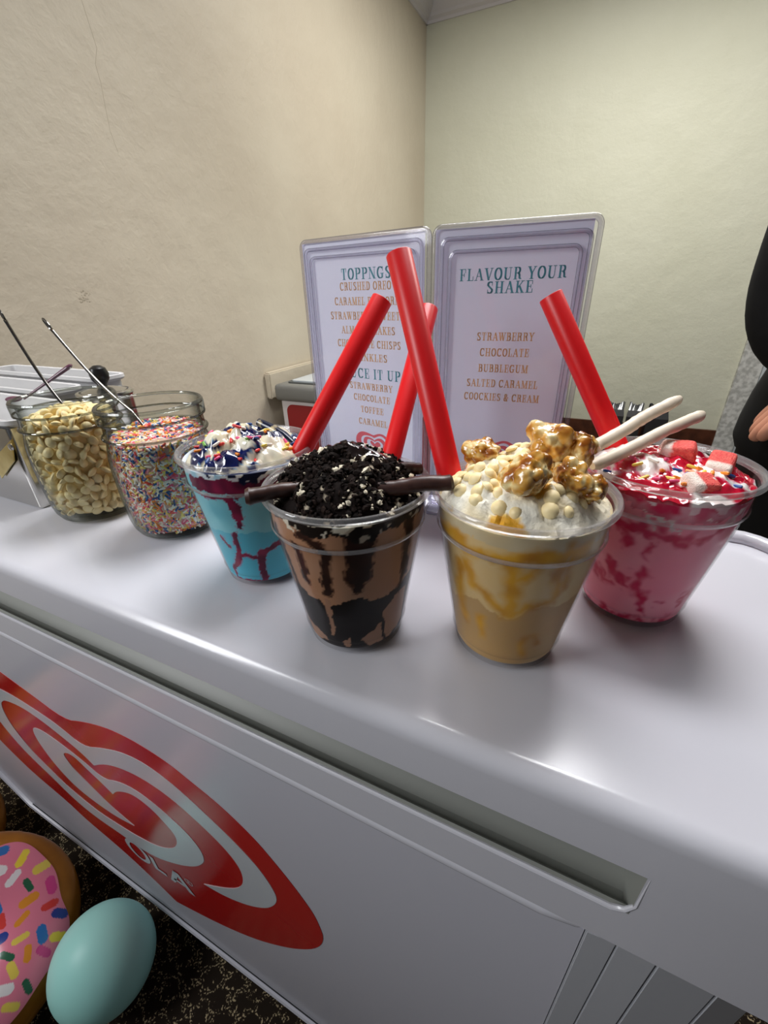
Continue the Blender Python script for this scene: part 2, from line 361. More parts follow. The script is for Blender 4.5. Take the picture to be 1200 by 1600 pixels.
M_wood = noisy('dark_brown_wood', (58, 30, 20), (86, 48, 32), 20, .35)
# carpet: dark brown with a lattice of cream flecks
M_carpet = bsdf('brown_fleck_carpet', (38, 31, 25), .95, spec=.1)
nt = M_carpet.node_tree; tc = nt.nodes.new('ShaderNodeTexCoord')
mp = nt.nodes.new('ShaderNodeMapping'); mp.inputs['Scale'].default_value = (1, 1, 1); mp.inputs['Rotation'].default_value = (0, 0, R(28)); nt.links.new(tc.outputs['Object'], mp.inputs[0])
def wv(direction, scale):
    n = nt.nodes.new('ShaderNodeTexWave'); n.bands_direction = direction; n.inputs['Scale'].default_value = scale
    n.inputs['Distortion'].default_value = 5; n.inputs['Detail'].default_value = 4; n.inputs['Detail Scale'].default_value = 9
    nt.links.new(mp.outputs[0], n.inputs['Vector']); return n
w1, w2 = wv('X', 11), wv('Y', 11)
mxn = nt.nodes.new('ShaderNodeMath'); mxn.operation = 'MAXIMUM'; nt.links.new(w1.outputs['Fac'], mxn.inputs[0]); nt.links.new(w2.outputs['Fac'], mxn.inputs[1])
nz = nt.nodes.new('ShaderNodeTexNoise'); nz.inputs['Scale'].default_value = 330; nz.inputs['Detail'].default_value = 3; nt.links.new(tc.outputs['Object'], nz.inputs['Vector'])
ml = nt.nodes.new('ShaderNodeMath'); ml.operation = 'MULTIPLY'; nt.links.new(mxn.outputs[0], ml.inputs[0]); nt.links.new(nz.outputs['Fac'], ml.inputs[1])
rp = nt.nodes.new('ShaderNodeValToRGB'); rp.color_ramp.elements[0].position = .50; rp.color_ramp.elements[1].position = .58
rp.color_ramp.elements[0].color = lin((36, 29, 23)); rp.color_ramp.elements[1].color = lin((168, 152, 120))
nt.links.new(ml.outputs[0], rp.inputs['Fac']); nt.links.new(rp.outputs['Color'], nt.nodes['Principled BSDF'].inputs['Base Color'])

bm = bmesh.new(); box(bm, (UL - .15, -2.6, -.1), (3.2, VB + .15, 0)); struct(put('floor', bm, M_carpet, smooth=False))
bm = bmesh.new(); box(bm, (UL - .15, -2.6, ZC + .10), (3.2, VB + .15, ZC + .2)); struct(put('ceiling', bm, M_ceil, smooth=False))
bm = bmesh.new(); box(bm, (UL - .15, -2.6, 0), (UL, VB + .15, ZC + .10)); wl = struct(put('wall_left', bm, M_wall, smooth=False))
bm = bmesh.new(); box(bm, (UL, VB, 0), (3.2, VB + .15, ZC + .10)); struct(put('wall_back', bm, M_wallb, smooth=False))
# hairline crack and a scuffed patch in the left wall's plaster
M_crack = bsdf('plaster_crack', (186, 174, 154), .8)
bm = bmesh.new()
cp = [(1.000, 1.66), (.997, 1.604), (1.0, 1.563), (1.007, 1.527), (.99, 1.494), (.993, 1.461), (.99, 1.419), (.985, 1.368), (.995, 1.326)]
tube(bm, [(UL - .0004, a + random.uniform(-.002, .002), b) for a, b in cp], .0008, 5)
for _ in range(26):
    a = random.uniform(0, 6.3); r = .02 * random.random() ** .5; bmesh.ops.create_icosphere(bm, subdivisions=1, radius=random.uniform(.0015, .004), matrix=Matrix.Translation((UL, .785 + r * math.cos(a), 1.0 + r * .8 * math.sin(a))) @ Matrix.Diagonal((.15, 1, 1, 1)))
struct(put('trim_6', bm, M_crack))
# cornice: stepped moulding along both walls
def cornice(name, a, b, inward):
    a, b, inw = Vector(a), Vector(b), Vector(inward)
    prof = [(0, -.02), (.008, -.02), (.012, -.008), (.03, .0), (.036, .012), (.055, .03), (.075, .062), (.08, .08), (.1, .085), (.104, .10), (0, .10)]
    bm = bmesh.new(); ra = [bm.verts.new(a + inw * x + Vector((0, 0, ZC + z))) for x, z in prof]; rb = [bm.verts.new(b + inw * x + Vector((0, 0, ZC + z))) for x, z in prof]
    n = len(prof)
    for i in range(n): bm.faces.new((ra[i], ra[(i + 1) % n], rb[(i + 1) % n], rb[i]))
    bm.faces.new(ra); bm.faces.new(rb[::-1]); bmesh.ops.recalc_face_normals(bm, faces=bm.faces)
    return struct(put(name, bm, M_ceil, smooth=False))
cornice('trim_1', (UL, -2.6, 0), (UL, VB, 0), (1, 0, 0)); cornice('trim_2', (UL, VB, 0), (3.2, VB, 0), (0, -1, 0))
bm = bmesh.new(); box(bm, (UL, VB - .018, 0), (.75, VB, .15)); struct(put('baseboard_back', bm, M_wood, smooth=False))
bm = bmesh.new(); box(bm, (UL, -2.6, 0), (UL + .018, VB - .018, .15)); struct(put('baseboard_left', bm, M_wood, smooth=False))
# rough plaster door reveal with a metal frame on the right of the back wall
M_plaster = noisy('rough_grey_plaster', (168, 168, 164), (206, 206, 202), 42, .8, .4, .6)
M_frame = bsdf('grey_door_frame', (186, 194, 200), .35)
bm = bmesh.new(); box(bm, (.75, VB - .03, 0), (.86, VB, 2.2)); struct(put('trim_3', bm, M_plaster, smooth=False))
bm = bmesh.new(); bevel_box(bm, (.862, VB - .05, 0), (.96, VB, 2.15), .01); struct(put('trim_4', bm, M_frame))

# ------------------------------------------------------------------ the serving freezer
VF, VR, FL, FR = .130, .415, -.98, .172
fz = thing('chest_freezer', 'long white chest freezer in front with red swirled heart emblem', 'freezer', ((FL + FR) / 2, (VF + VR) / 2, 0))
fo = Vector(fz.location)
def F(name, bm, mats, smooth=True, parent=fz):
    o = put(name, bm, mats, parent, smooth)
    if parent is fz: o.data.transform(Matrix.Translation(-fo))
    return o
# lid
def zt(z): return ZT + z
lid_out = [(FL, VF), (-.9, VF), (.0600, VF)] + [(FR - .02, VF)] + [(FR - .02 + .02 * math.sin(R(a)), VF + .02 - .02 * math.cos(R(a))) for a in (30, 60, 90)] + \
          [(FR - .045 + .045 * math.cos(R(a)), VR - .045 + .045 * math.sin(R(a))) for a in (0, 15, 30, 45, 60, 75, 90)] + [(FL, VR)]
bm = bmesh.new()
lv = [(zt(-.108), .004), (zt(-.104), 0), (zt(-.0705), 0), (zt(-.0355), 0)] + [(zt(-.010 + .010 * math.sin(R(a))), .010 * (1 - math.cos(R(a)))) for a in range(0, 91, 10)]
lid_cut = lambda s, i: s == 2 and i == 1
levels(bm, lid_out, lv, skip=lid_cut)
# raised rounded border along the back and the right end
tube(bm, [(FL + .01, VR - .008, zt(.002)), (FR - .055, VR - .008, zt(.002))] + [(FR - .045 + .038 * math.cos(R(a)), VR - .045 + .038 * math.sin(R(a)), zt(.002)) for a in (75, 60, 45, 30, 15, 0)] + [(FR - .007, VF + .10, zt(.0005)), (FR - .008, VF + .03, zt(-.004))], .0065, 10)
lid = F('lid', bm, M_white)
# finger groove set into the lid's front
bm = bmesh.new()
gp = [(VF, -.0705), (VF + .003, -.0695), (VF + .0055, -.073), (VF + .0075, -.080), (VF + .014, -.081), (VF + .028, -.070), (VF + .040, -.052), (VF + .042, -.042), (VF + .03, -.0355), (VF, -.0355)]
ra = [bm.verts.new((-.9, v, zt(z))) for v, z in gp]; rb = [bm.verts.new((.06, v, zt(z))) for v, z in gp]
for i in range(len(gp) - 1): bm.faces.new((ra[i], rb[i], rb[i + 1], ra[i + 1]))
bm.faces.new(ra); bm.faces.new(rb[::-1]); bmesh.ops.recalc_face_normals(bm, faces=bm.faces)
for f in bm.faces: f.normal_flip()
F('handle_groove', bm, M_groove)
bm = bmesh.new(); tube(bm, [(-.9, VF + .0002, zt(-.0712)), (.052, VF + .0002, zt(-.0712)), (.058, VF + .0004, zt(-.0685)), (.0612, VF + .0006, zt(-.062)), (.0612, VF + .0006, zt(-.036))], [.0015, .0015, .0013, .0010, .0007], 8); F('groove_lip', bm, M_white)
# body
BF = VF + .006
bm = bmesh.new(); bo = [(FL + .02, BF), (.05, BF), (.088, BF + .003), (.125, BF + .012), (.150, BF + .034), (.160, BF + .07), (.160, VR - .03), (.14, VR - .008), (FL + .02, VR - .008)]
levels(bm, bo, [(zt(-.735), .012), (zt(-.725), 0), (zt(-.104), 0)], cap_top=False); F('body', bm, M_corner)
# bead under the lid
bm = bmesh.new(); tube(bm, [(FL + .01, BF - .001, zt(-.110)), (.025, BF - .001, zt(-.110)), (.042, BF + .001, zt(-.1095)), (.056, BF + .006, zt(-.108))], .0055, 10); F('bead', bm, M_white)
# front panel with its tilted lower edge and cut corner
def fr_front(x, y, h): return (x, BF - h, ZT + y)
pz = lambda u: -.700 - .046 * (u + .85) / .9
bm = bmesh.new(); poly_prism(bm, [(FL + .02, -.112), (FL + .02, -.615), (-.87, pz(-.87)), (.0475, pz(.0475)), (.0475, -.112)], 0, .003, fr_front)
panel = F('front_panel', bm, M_panel, False)
bm = bmesh.new(); tube(bm, [(FL + .02, BF - .003, zt(-.617)), (-.87, BF - .003, zt(pz(-.87) - .002)), (.05, BF - .003, zt(pz(.05) - .002))], .006, 8); F('panel_bottom_edge', bm, M_panel)
bm = bmesh.new(); tube(bm, [(-.86, BF - .0042, zt(pz(-.86) + .008)), (.045, BF - .0042, zt(pz(.045) + .008))], .0008, 6); F('panel_seam', bm, M_darkgap)
for a, b, c, d in ((.0480, BF - .001, .0628, BF + .0005), (.0632, BF + .0005, .0820, BF + .002), (.0824, BF + .0021, .1120, BF + .0085), (.1124, BF + .0086, .136, BF + .021)):
    bm = bmesh.new(); e = Vector((c - a, d - b)); nn = Vector((e.y, -e.x)).normalized() * .003
    q = [(a, b), (c, d), (c + nn.x, d + nn.y), (a + nn.x, b + nn.y)]
    va = [bm.verts.new((x, y, zt(-.735))) for x, y in q]; vb = [bm.verts.new((x, y, zt(-.11))) for x, y in q]
    for i in range(4): bm.faces.new((va[i], va[(i + 1) % 4], vb[(i + 1) % 4], vb[i]))
    bm.faces.new(va[::-1]); bm.faces.new(vb); bmesh.ops.recalc_face_normals(bm, faces=bm.faces)
    bmesh.ops.bevel(bm, geom=list(bm.edges), offset=.0006, segments=2, affect='EDGES'); F('corner_trim', bm, M_corner)
# emblem on the panel
def P(name, bm, mats):
    o = put(name, bm, mats, panel, False); o.data.transform(Matrix.Translation(-fo)); return o
bm = bmesh.new(); poly_prism(bm, EMB_OUT, .003, .0034, fr_front); e = P('heart_emblem', bm, M_logored); e['label'] = 'red heart emblem'
bm = bmesh.new(); poly_prism(bm, EMB_WHITE, .0034, .0038, fr_front); P('heart_swirl', bm, M_logowhite)
bm = bmesh.new()
def ring(cx, cy, rx, ry, tx, ty, n=28, h=.004):
    o = [fr_front(cx + rx * math.cos(2 * PI * i / n), cy + ry * math.sin(2 * PI * i / n), h) for i in range(n)]
    q = [fr_front(cx + (rx - tx) * math.cos(2 * PI * i / n), cy + (ry - ty) * math.sin(2 * PI * i / n), h) for i in range(n)]
    o = [bm.verts.new(p) for p in o]; q = [bm.verts.new(p) for p in q]
    for i in range(n): bm.faces.new((o[i], o[(i + 1) % n], q[(i + 1) % n], q[i]))
def fpoly(pts, h=.004): bm.faces.new([bm.verts.new(fr_front(x, y, h)) for x, y in pts])
ring(-.4800, -.5190, .0248, .0272, .0095, .0075)
fpoly([(-.4510, -.503), (-.4425, -.503), (-.4425, -.5325), (-.4265, -.5325), (-.4265, -.5405), (-.4510, -.5405)])
fpoly([(-.4195, -.5405), (-.4100, -.5405), (-.3955, -.508), (-.3985, -.495), (-.4005, -.495)]); fpoly([(-.4005, -.495), (-.3900, -.495), (-.3720, -.5405), (-.3830, -.5405), (-.3955, -.508)])
fpoly([(-.4095, -.5300), (-.3860, -.5300), (-.3890, -.5230), (-.4065, -.5230)])
ring(-.3713, -.4985, .0075, .0075, .0013, .0013)
fpoly([(-.3738, -.5030), (-.3726, -.5030), (-.3726, -.4940), (-.3738, -.4940)]); ring(-.3714, -.4962, .0024, .0024, .001, .001, 14); fpoly([(-.3724, -.4985), (-.3712, -.4985), (-.3685, -.5030), (-.3699, -.5030)])
P('emblem_lettering', bm, M_logowhite)
for x in (FL + .08, .06):
    for y in (VF + .06, VR - .06):
        bm = bmesh.new(); lathe(bm, [(0, 0), (.02, 0), (.024, .006), (.024, .03), (.018, .034), (.018, .066), (0, .066)], 20, (x, y, 0)); F('foot', bm, M_blackplastic)

# ------------------------------------------------------------------ milkshake cups
def cup_r(z):   # outer wall radius of the cup at a height
    return .0300 + .0135 * z / .083 if z < .083 else .0440 + .001 * (z - .083) / .018
def cup_profile():
    o = [(0, .003), (.024, .003), (.0262, .0006), (.0285, .0004), (.0298, .002), (cup_r(.010), .010), (cup_r(.0125) + .0005, .0125), (cup_r(.015), .015)]
    o += [(cup_r(z), z) for z in (.03, .045, .06, .072, .0800)] + [(.0438, .0826), (.0441, .085), (.0446, .0995)]
    i = [(r - .0006, z) for r, z in o[:0:-1] if z > .004]
    return o, i
def cup_shell(parent):
    o, i = cup_profile()
    bm = bmesh.new(); lathe(bm, o + [(.0444, .1005)] + [(.0440, .0995)] + i[1:] + [(.027, .0042), (0, .0042)], 72)
    a = put('cup_wall', bm, M_cup, parent)
    bm = bmesh.new()
    lip = [(.0441, .0985), (.0443, .1012), (.0455, .1026), (.0470, .1026), (.0478, .1014), (.0477, .0998), (.0468, .0992), (.0456, .0996), (.0451, .0985)]
    lathe(bm, lip, 72, close=True); b = put('cup_rim', bm, M_rim, parent); b['label'] = 'clear rolled rim'
    bm = bmesh.new(); lathe(bm, [(cup_r(.08) + .0002, .0805), (.0441, .0815), (.0446, .0827), (.0442, .0838), (.0440, .083)], 72, close=True); put('cup_ridge', bm, M_rim, parent)
def seg_d(p, a, b):
    ax, ay = a; bx, by = b; px, py = p; dx, dy = bx - ax, by - ay; L = dx * dx + dy * dy
    t = 0 if L == 0 else max(0, min(1, ((px - ax) * dx + (py - ay) * dy) / L)); return math.hypot(px - ax - t * dx, py - ay - t * dy)
def inpoly(p, q):
    x, y = p; c = False; j = len(q) - 1
    for i in range(len(q)):
        if (q[i][1] > y) != (q[j][1] > y) and x < (q[j][0] - q[i][0]) * (y - q[i][1]) / (q[j][1] - q[i][1]) + q[i][0]: c = not c
        j = i
    return c
KX = .66   # mm of cup wall per degree of turn
def near(p, lines):   # signed coverage of pen lines: >0 inside
    best = -99
    for wd, L in lines:
        for a, b in zip(L, L[1:]):
            best = max(best, wd / 2 - seg_d((p[0] * KX, p[1]), (a[0] * KX, a[1]), (b[0] * KX, b[1])))
    return best
def shake_body(parent, color, ztop=.097, label=None):
    bm = bmesh.new(); n, mz = 260, 110
    rows = []
    for j in range(mz + 1):
        z = .0048 + (ztop - .0048) * j / mz; r = cup_r(z) - .0011 - (.0005 if z < .006 else 0)
        rows.append([bm.verts.new((r * math.cos(2 * PI * i / n), r * math.sin(2 * PI * i / n), z)) for i in range(n)])
    for a, b in zip(rows, rows[1:]):
        for i in range(n): bm.faces.new((a[i], a[(i + 1) % n], b[(i + 1) % n], b[i]))
    bm.faces.new(rows[0][::-1]); bm.faces.new(rows[-1])
    def fn(co):
        th = math.degrees(math.atan2(co.y, co.x)); z = co.z * 1000
        if th > 30: th = th - 180 if th - 180 > -150 else th - 360
        if th < -170: th += 150
        j1 = fnoise(co, 160, 3) * 2.2 + fnoise(co, 520, 9) * 1.0; j2 = fnoise(co, 160, 17) * 2.2 + fnoise(co, 520, 23) * 1.0
        return color((th + j1, z + j2), co)
    setcol(bm, fn); o = put('milkshake', bm, M_foodcol, parent)
    if label: o['label'] = label
def mound(parent, name, height, color, mat, Rm=.0434, zedge=.093, n=120, rings=46):
    bm = bmesh.new(); rows = []
    for j in range(1, rings + 1):
        r = Rm * j / rings
        rows.append([bm.verts.new((r * math.cos(2 * PI * i / n), r * math.sin(2 * PI * i / n), height(r * math.cos(2 * PI * i / n), r * math.sin(2 * PI * i / n)))) for i in range(n)])
    c = bm.verts.new((0, 0, height(0, 0)))
    for i in range(n): bm.faces.new((c, rows[0][i], rows[0][(i + 1) % n]))
    for a, b in zip(rows, rows[1:]):
        for i in range(n): bm.faces.new((a[i], b[i], b[(i + 1) % n], a[(i + 1) % n]))
    low = [bm.verts.new((v.co.x * .99, v.co.y * .99, zedge - .004)) for v in rows[-1]]
    for i in range(n): bm.faces.new((rows[-1][i], low[i], low[(i + 1) % n], rows[-1][(i + 1) % n]))
    setcol(bm, color); return put(name, bm, mat, parent)
def L3(*c): return lin(c)
def blobs(seed, k, R0, h, s):   # scattered dollops that make whipped cream lumpy
    rnd = random.Random(seed); return [(rnd.uniform(-R0, R0), rnd.uniform(-R0, R0), rnd.uniform(.4, 1) * h, rnd.uniform(.7, 1.3) * s) for _ in range(k)]
def lumpy(x, y, bl): return max([0] + [h * max(0, 1 - ((x - a) ** 2 + (y - b) ** 2) / (s * s)) ** .5 for a, b, h, s in bl if (x - a) ** 2 + (y - b) ** 2 < s * s])

CUPS = {'choc': (-.1151, .1897), 'car': (-.0236, .2163), 'pink': (.0481, .2847), 'blue': (-.2138, .2203)}
def cup_thing(k, label):
    t = thing('milkshake_cup', label, 'milkshake', (CUPS[k][0], CUPS[k][1], ZT + .0004), 0, 'milkshakes in clear plastic cups'); cup_shell(t); return t
def at_cup(k, x, y, z): return Vector((CUPS[k][0] + x, CUPS[k][1] + y, ZT + .0004 + z))

# --- blue bubblegum shake
B_T, B_L = L3(138, 214, 226), L3(92, 192, 216)
B_band = [[(-112, 91), (-94.7, 94), (-73.4, 93.2), (-54.6, 92.5), (-20, 92), (10, 88), (0, 80), (-30, 82), (-51.5, 80), (-58.6, 79.2), (-61.8, 78.5), (-68.4, 82.6), (-89.9, 82.4), (-112, 84)]]
B_lines = [(2.2, [(-108, 80), (-92.1, 78.9), (-75.7, 79.8), (-69.4, 76.8)]), (6.5, [(-69.5, 77.7), (-66.8, 72.2), (-66.6, 63.6)]), (3.2, [(-65.8, 62.7), (-67.6, 55.8)]), (3.4, [(-75.8, 50.5), (-77.5, 41), (-78, 32.3)]), (3, [(-98.2, 45.2), (-92.9, 40), (-87.5, 37.7)]),
 (4.2, [(-10, 45), (-20.8, 41.1), (-35.7, 35.5), (-49.7, 31.6)]), (6.5, [(-51, 31.8), (-53.9, 20.9), (-53.9, 5.6)]), (3, [(-56, 27.9), (-67.3, 30.6), (-79.2, 30)]), (5, [(-77.8, 31.2), (-86.7, 22.4), (-94.7, 16.3)]), (2.6, [(-97.3, 15.8), (-98.3, 5), (-83.4, 5), (-61.3, 4.8)])]
B_dark = [[(-100, 98.5), (-89.5, 98), (-83, 95.0), (-72, 96), (-57.4, 94), (-54.8, 90.4), (-43.9, 89), (-36.5, 93), (-25, 96), (-10, 94), (0, 99), (-60, 103)]]
def col_blue(p, co):
    if any(inpoly(p, q) for q in B_dark):
        return L3(230, 234, 236) if fnoise(co, 190, 5) > .16 else L3(12, 24, 62)
    if p[1] > 91.5 and not inpoly(p, B_band[0]): return mixc(L3(225, 232, 236), L3(160, 205, 225), fnoise(co, 120, 2) * 2)
    d = max(near(p, B_lines), 1 if inpoly(p, B_band[0]) else -9)
    base = B_T if p[1] > 51 - .03 * abs(p[0] + 60) else B_L
    base = mixc(base, L3(104, 186, 206), fnoise(co, 60, 8) * .8)
    if d > 0: return mixc(L3(146, 34, 74), L3(96, 22, 56), .5 + fnoise(co, 130, 1) * 1.2)
    if d > -1.2 and fnoise(co, 380, 4) > .05: return mixc(base, L3(170, 90, 140), .55)
    return base
cb = cup_thing('blue', 'cup of light blue shake with blue syrup, sprinkles and dark red swirls')
shake_body(cb, col_blue, .0965, 'light blue shake with dark red swirls')
bl_b = blobs(3, 34, .034, .009, .011) + [(.004, -.006, .016, .013), (-.008, -.018, .013, .013), (.016, -.014, .012, .012), (.018, .002, .011, .013), (-.014, .006, .012, .012)]
def h_blue(x, y):
    r = math.hypot(x, y) / .0434
    return .0935 + .008 * (1 - r ** 3) + lumpy(x, y, bl_b) * max(0, 1 - r ** 6) + fnoise((x, y, 0), 240, 2) * .0016 + abs(fnoise((x, y, 0), 120, 7)) * .004
def c_blue(co):
    v = fnoise(co, 75, 6) + fnoise(co, 190, 3) * .35
    if v > .0: return mixc(L3(6, 26, 92), L3(4, 14, 52), fnoise(co, 90, 1) + .5)
    if v > -.03: return L3(120, 160, 190)
    return mixc(L3(232, 228, 210), L3(238, 230, 190), fnoise(co, 60, 9) + .3)
mound(cb, 'whipped_cream', h_blue, c_blue, M_glosscol)

# --- chocolate shake
C_tan, C_dk = L3(180, 134, 102), L3(16, 8, 8)
C_lines = [(5.5, [(-95, 90), (-89.2, 88.7), (-81.6, 85.4), (-78.1, 79.8), (-80, 65.2), (-82.9, 51)]), (13, [(-52.4, 91.9), (-52.8, 85.3), (-53.9, 73.2), (-55.8, 64)]), (6, [(-55.2, 63), (-56.3, 54.6)]), (5, [(-101.9, 81.1), (-100, 68.9), (-100.8, 56.5)]), (6, [(-13.7, 89.9), (-13.8, 74.4), (-9.7, 54.3)]), (4, [(-11.4, 55.1), (-16.1, 44.4)]), (6, [(-125, 85), (-122, 60), (-120, 46)])]
C_dark = [[(-150, 44), (-115.6, 46.7), (-93.8, 44.1), (-81.8, 40.7), (-71, 44.9), (-58.2, 47.6), (-45.6, 44.1), (-33.2, 43.6), (-20.3, 45), (-5.5, 50), (20, 52), (20, -2), (-150, -2)]]
C_tanp = [[(-32, 32.6), (-17.6, 41.5), (0, 42), (4, 12), (-25.3, 6)], [(-56.4, 12.5), (-33.1, 24), (-29.5, 6), (-44.9, 5)], [(-77.9, 11), (-66.9, 15), (-68.1, 6), (-74, 6)], [(-132.5, 19), (-106, 16), (-95.4, 9), (-122.7, 4)], [(-86.6, 45.8), (-80.7, 45.4), (-83.7, 16), (-88.3, 15)]]
C_top = [[(-180, 95), (-120, 95), (-98.7, 93.8), (-90.3, 91.1), (-75.7, 91.3), (-60.2, 91), (-58.1, 87.5), (-43.4, 86), (-40.7, 89.9), (-20, 92), (30, 91), (30, 105), (-180, 105)]]
C_wh = [[(-112, 96), (-105, 90.6), (-99.4, 90.9), (-103, 97)], [(-72, 101), (-69.3, 92.5), (-62, 93), (-59.8, 95.5), (-60.6, 101)], [(-88.6, 97.4), (-84.9, 95.9), (-83.9, 97.6)], [(-79.1, 92.2), (-75.5, 91.5), (-74.6, 93.7)]]
def col_choc(p, co):
    if any(inpoly(p, q) for q in C_wh): return L3(228, 220, 200)
    if inpoly(p, C_top[0]): return L3(190, 180, 160) if fnoise(co, 300, 2) > .38 else L3(26, 18, 14)
    tan = mixc(C_tan, L3(182, 140, 112), fnoise(co, 50, 1) * 1.4 + .2)
    if any(inpoly(p, q) for q in C_tanp): return mixc(tan, L3(140, 110, 96), .4)
    if inpoly(p, C_dark[0]): return C_dk
    d = near(p, C_lines)
    if d > .6: return mixc(L3(42, 22, 16), L3(62, 34, 24), fnoise(co, 110, 7) + .3)
    if d > -.9: return mixc(L3(70, 40, 28), tan, .35 - fnoise(co, 300, 4))
    return tan
cc = cup_thing('choc', 'cup of brown chocolate shake heaped with black cookie crumbs')
shake_body(cc, col_choc, .0965, 'brown shake streaked with chocolate sauce')
bl_c = blobs(11, 40, .036, .006, .008)
def h_choc(x, y):
    r = math.hypot(x, y) / .0434
    return .0935 + .0225 * max(0, 1 - r ** 2.6) + lumpy(x, y, bl_c) * max(0, 1 - r ** 5) * .7 + fnoise((x, y, 0), 300, 5) * .0018
def c_choc(co): return L3(22, 14, 12) if fnoise(co, 150, 4) < .36 else L3(206, 192, 168)
mound(cc, 'whipped_cream', h_choc, c_choc, M_crumb)

# --- salted caramel shake
K_t, K_low, K_y = L3(214, 184, 130), L3(190, 152, 98), L3(214, 158, 38)
K_lines = [(5, [(-150, 84), (-126, 87.5), (-116.9, 82.6), (-101, 82.4), (-87.7, 82.9)]), (7, [(-87.7, 82.9), (-74.7, 86), (-59.2, 86), (-40, 88)]), (4.5, [(-117.9, 73.2), (-112.3, 61.3), (-100.4, 55.7), (-85.1, 46)]), (6, [(-84.8, 82), (-82.6, 65.3), (-81.3, 46)]), (3, [(-67.8, 80.6), (-72.2, 74.5), (-80.3, 70.5)]), (3.2, [(-81.3, 44.9), (-69, 53.3), (-48.5, 56.6)]), (5, [(-123.8, 70), (-129.1, 45), (-123.4, 32)]), (2.2, [(-105.4, 37.9), (-104.3, 24.9)]), (1.5, [(-49.1, 23.2), (-55, 29), (-61, 30.9), (-67.2, 23), (-61.7, 12.3)]), (5, [(-55.8, 84.3), (-50.5, 70.1), (-49.4, 58.5)]), (3, [(-48.5, 91.2), (-46.5, 77), (-44, 63.9)])]
K_low_e = [(-180, 44), (-137.9, 40), (-120, 48), (-108.5, 50), (-96.2, 45.5), (-82.6, 42), (-74, 45), (-67.3, 53), (-46, 52), (-32.2, 52.5), (30, 50)]
def edge_y(x, e):
    for (a, b), (c, d) in zip(e, e[1:]):
        if a <= x <= c: return b + (d - b) * (x - a) / (c - a)
    return e[0][1] if x < e[0][0] else e[-1][1]
def col_car(p, co):
    d = near(p, K_lines)
    if p[1] > 90: base = mixc(L3(206, 190, 156), L3(190, 168, 124), fnoise(co, 50, 3) + .4)
    elif p[1] < edge_y(p[0], K_low_e): base = mixc(K_low, L3(186, 152, 102), fnoise(co, 40, 5) + .4)
    else: base = mixc(K_t, L3(214, 188, 138), fnoise(co, 60, 2) * 1.5)
    d += fnoise(co, 150, 61) * 1.8
    if d > -3.2: return mixc(base, mixc(K_y, L3(172, 112, 24), fnoise(co, 90, 6) + .3), min(.92, (d + 3.2) / 5.2))
    return base
ck = cup_thing('car', 'cup of tan caramel shake topped with caramel popcorn and white chips')
shake_body(ck, col_car, .0965, 'tan shake with golden caramel streaks')
bl_k = blobs(21, 40, .034, .006, .010) + [(-.016, -.004, .008, .014), (-.024, -.018, .008, .014), (.0, .012, .010, .016)]
def h_car(x, y):
    r = math.hypot(x, y) / .0434
    return .0945 + .0165 * max(0, 1 - r ** 2.8) + lumpy(x, y, bl_k) * max(0, 1 - r ** 6) * .8 + fnoise((x, y, 0), 420, 5) * .0012 + abs(fnoise((x, y, 0), 150, 9)) * .0036
def c_car(co):
    if co.z < .0938: return L3(214, 196, 158)
    v = fnoise(co, 60, 8)
    if v > .33: return L3(216, 158, 40)
    if v > .26: return L3(232, 196, 110)
    return mixc(L3(240, 236, 220), L3(236, 220, 180), fnoise(co, 90, 2) + .2)
mound(ck, 'whipped_cream', h_car, c_car, M_creamcol)

# --- strawberry shake
P_b, P_c = L3(250, 146, 166), L3(206, 22, 72)
P_lines = [(8, [(-135, 76), (-119.2, 75.9), (-109.4, 75.6), (-96.3, 75.8)]), (7, [(-96.3, 75.8), (-83.3, 74.7), (-71.4, 72.3)]), (6, [(-114.3, 70.6), (-111.7, 64.4)]), (5, [(-96.2, 45.2), (-94.6, 32), (-88, 18)]), (3, [(-132.8, 36), (-125.9, 29.5), (-113, 28.9)]), (5, [(-118.9, 45.7), (-118.6, 36.5), (-107.9, 37.7)]), (3, [(-98.4, 68.3), (-94.6, 59.6)]), (4.5, [(-41.2, 29.8), (-41.4, 21.1)]), (2, [(-69.7, 22.7), (-63.1, 24.2)]), (2.4, [(-126.1, 9), (-118.7, 9)]), (5, [(-59.3, 72.1), (-52.9, 78.3), (-48.3, 83.1)]), (6, [(-145.9, 38), (-137.5, 32.7)]), (4, [(-178, 6), (-97.3, 4), (30, 5)]), (5, [(-68.2, 95.4), (-59.8, 96.1)]), (6, [(-115, 93.2), (-108.9, 90.8)]), (6, [(-88.1, 94), (-94.2, 89)])]
P_wh = [[(-109.7, 93.6), (-100.1, 88.8), (-96.5, 96.5), (-100.4, 96.7)], [(-84.2, 96.4), (-69.5, 91.5), (-50, 94.3), (-30, 93), (-30, 99), (-64.7, 99.2)], [(-108, 82.6), (-92.1, 82.9), (-77, 80.5), (-91.4, 79.6)], [(-61.4, 83.3), (-48.8, 88.2), (-30, 88), (-49.5, 80.1)]]
P_cr = [(-180, 86), (-119.6, 90), (-108.1, 87.9), (-93, 84), (-68.6, 83.5), (-48.8, 86), (30, 84)]
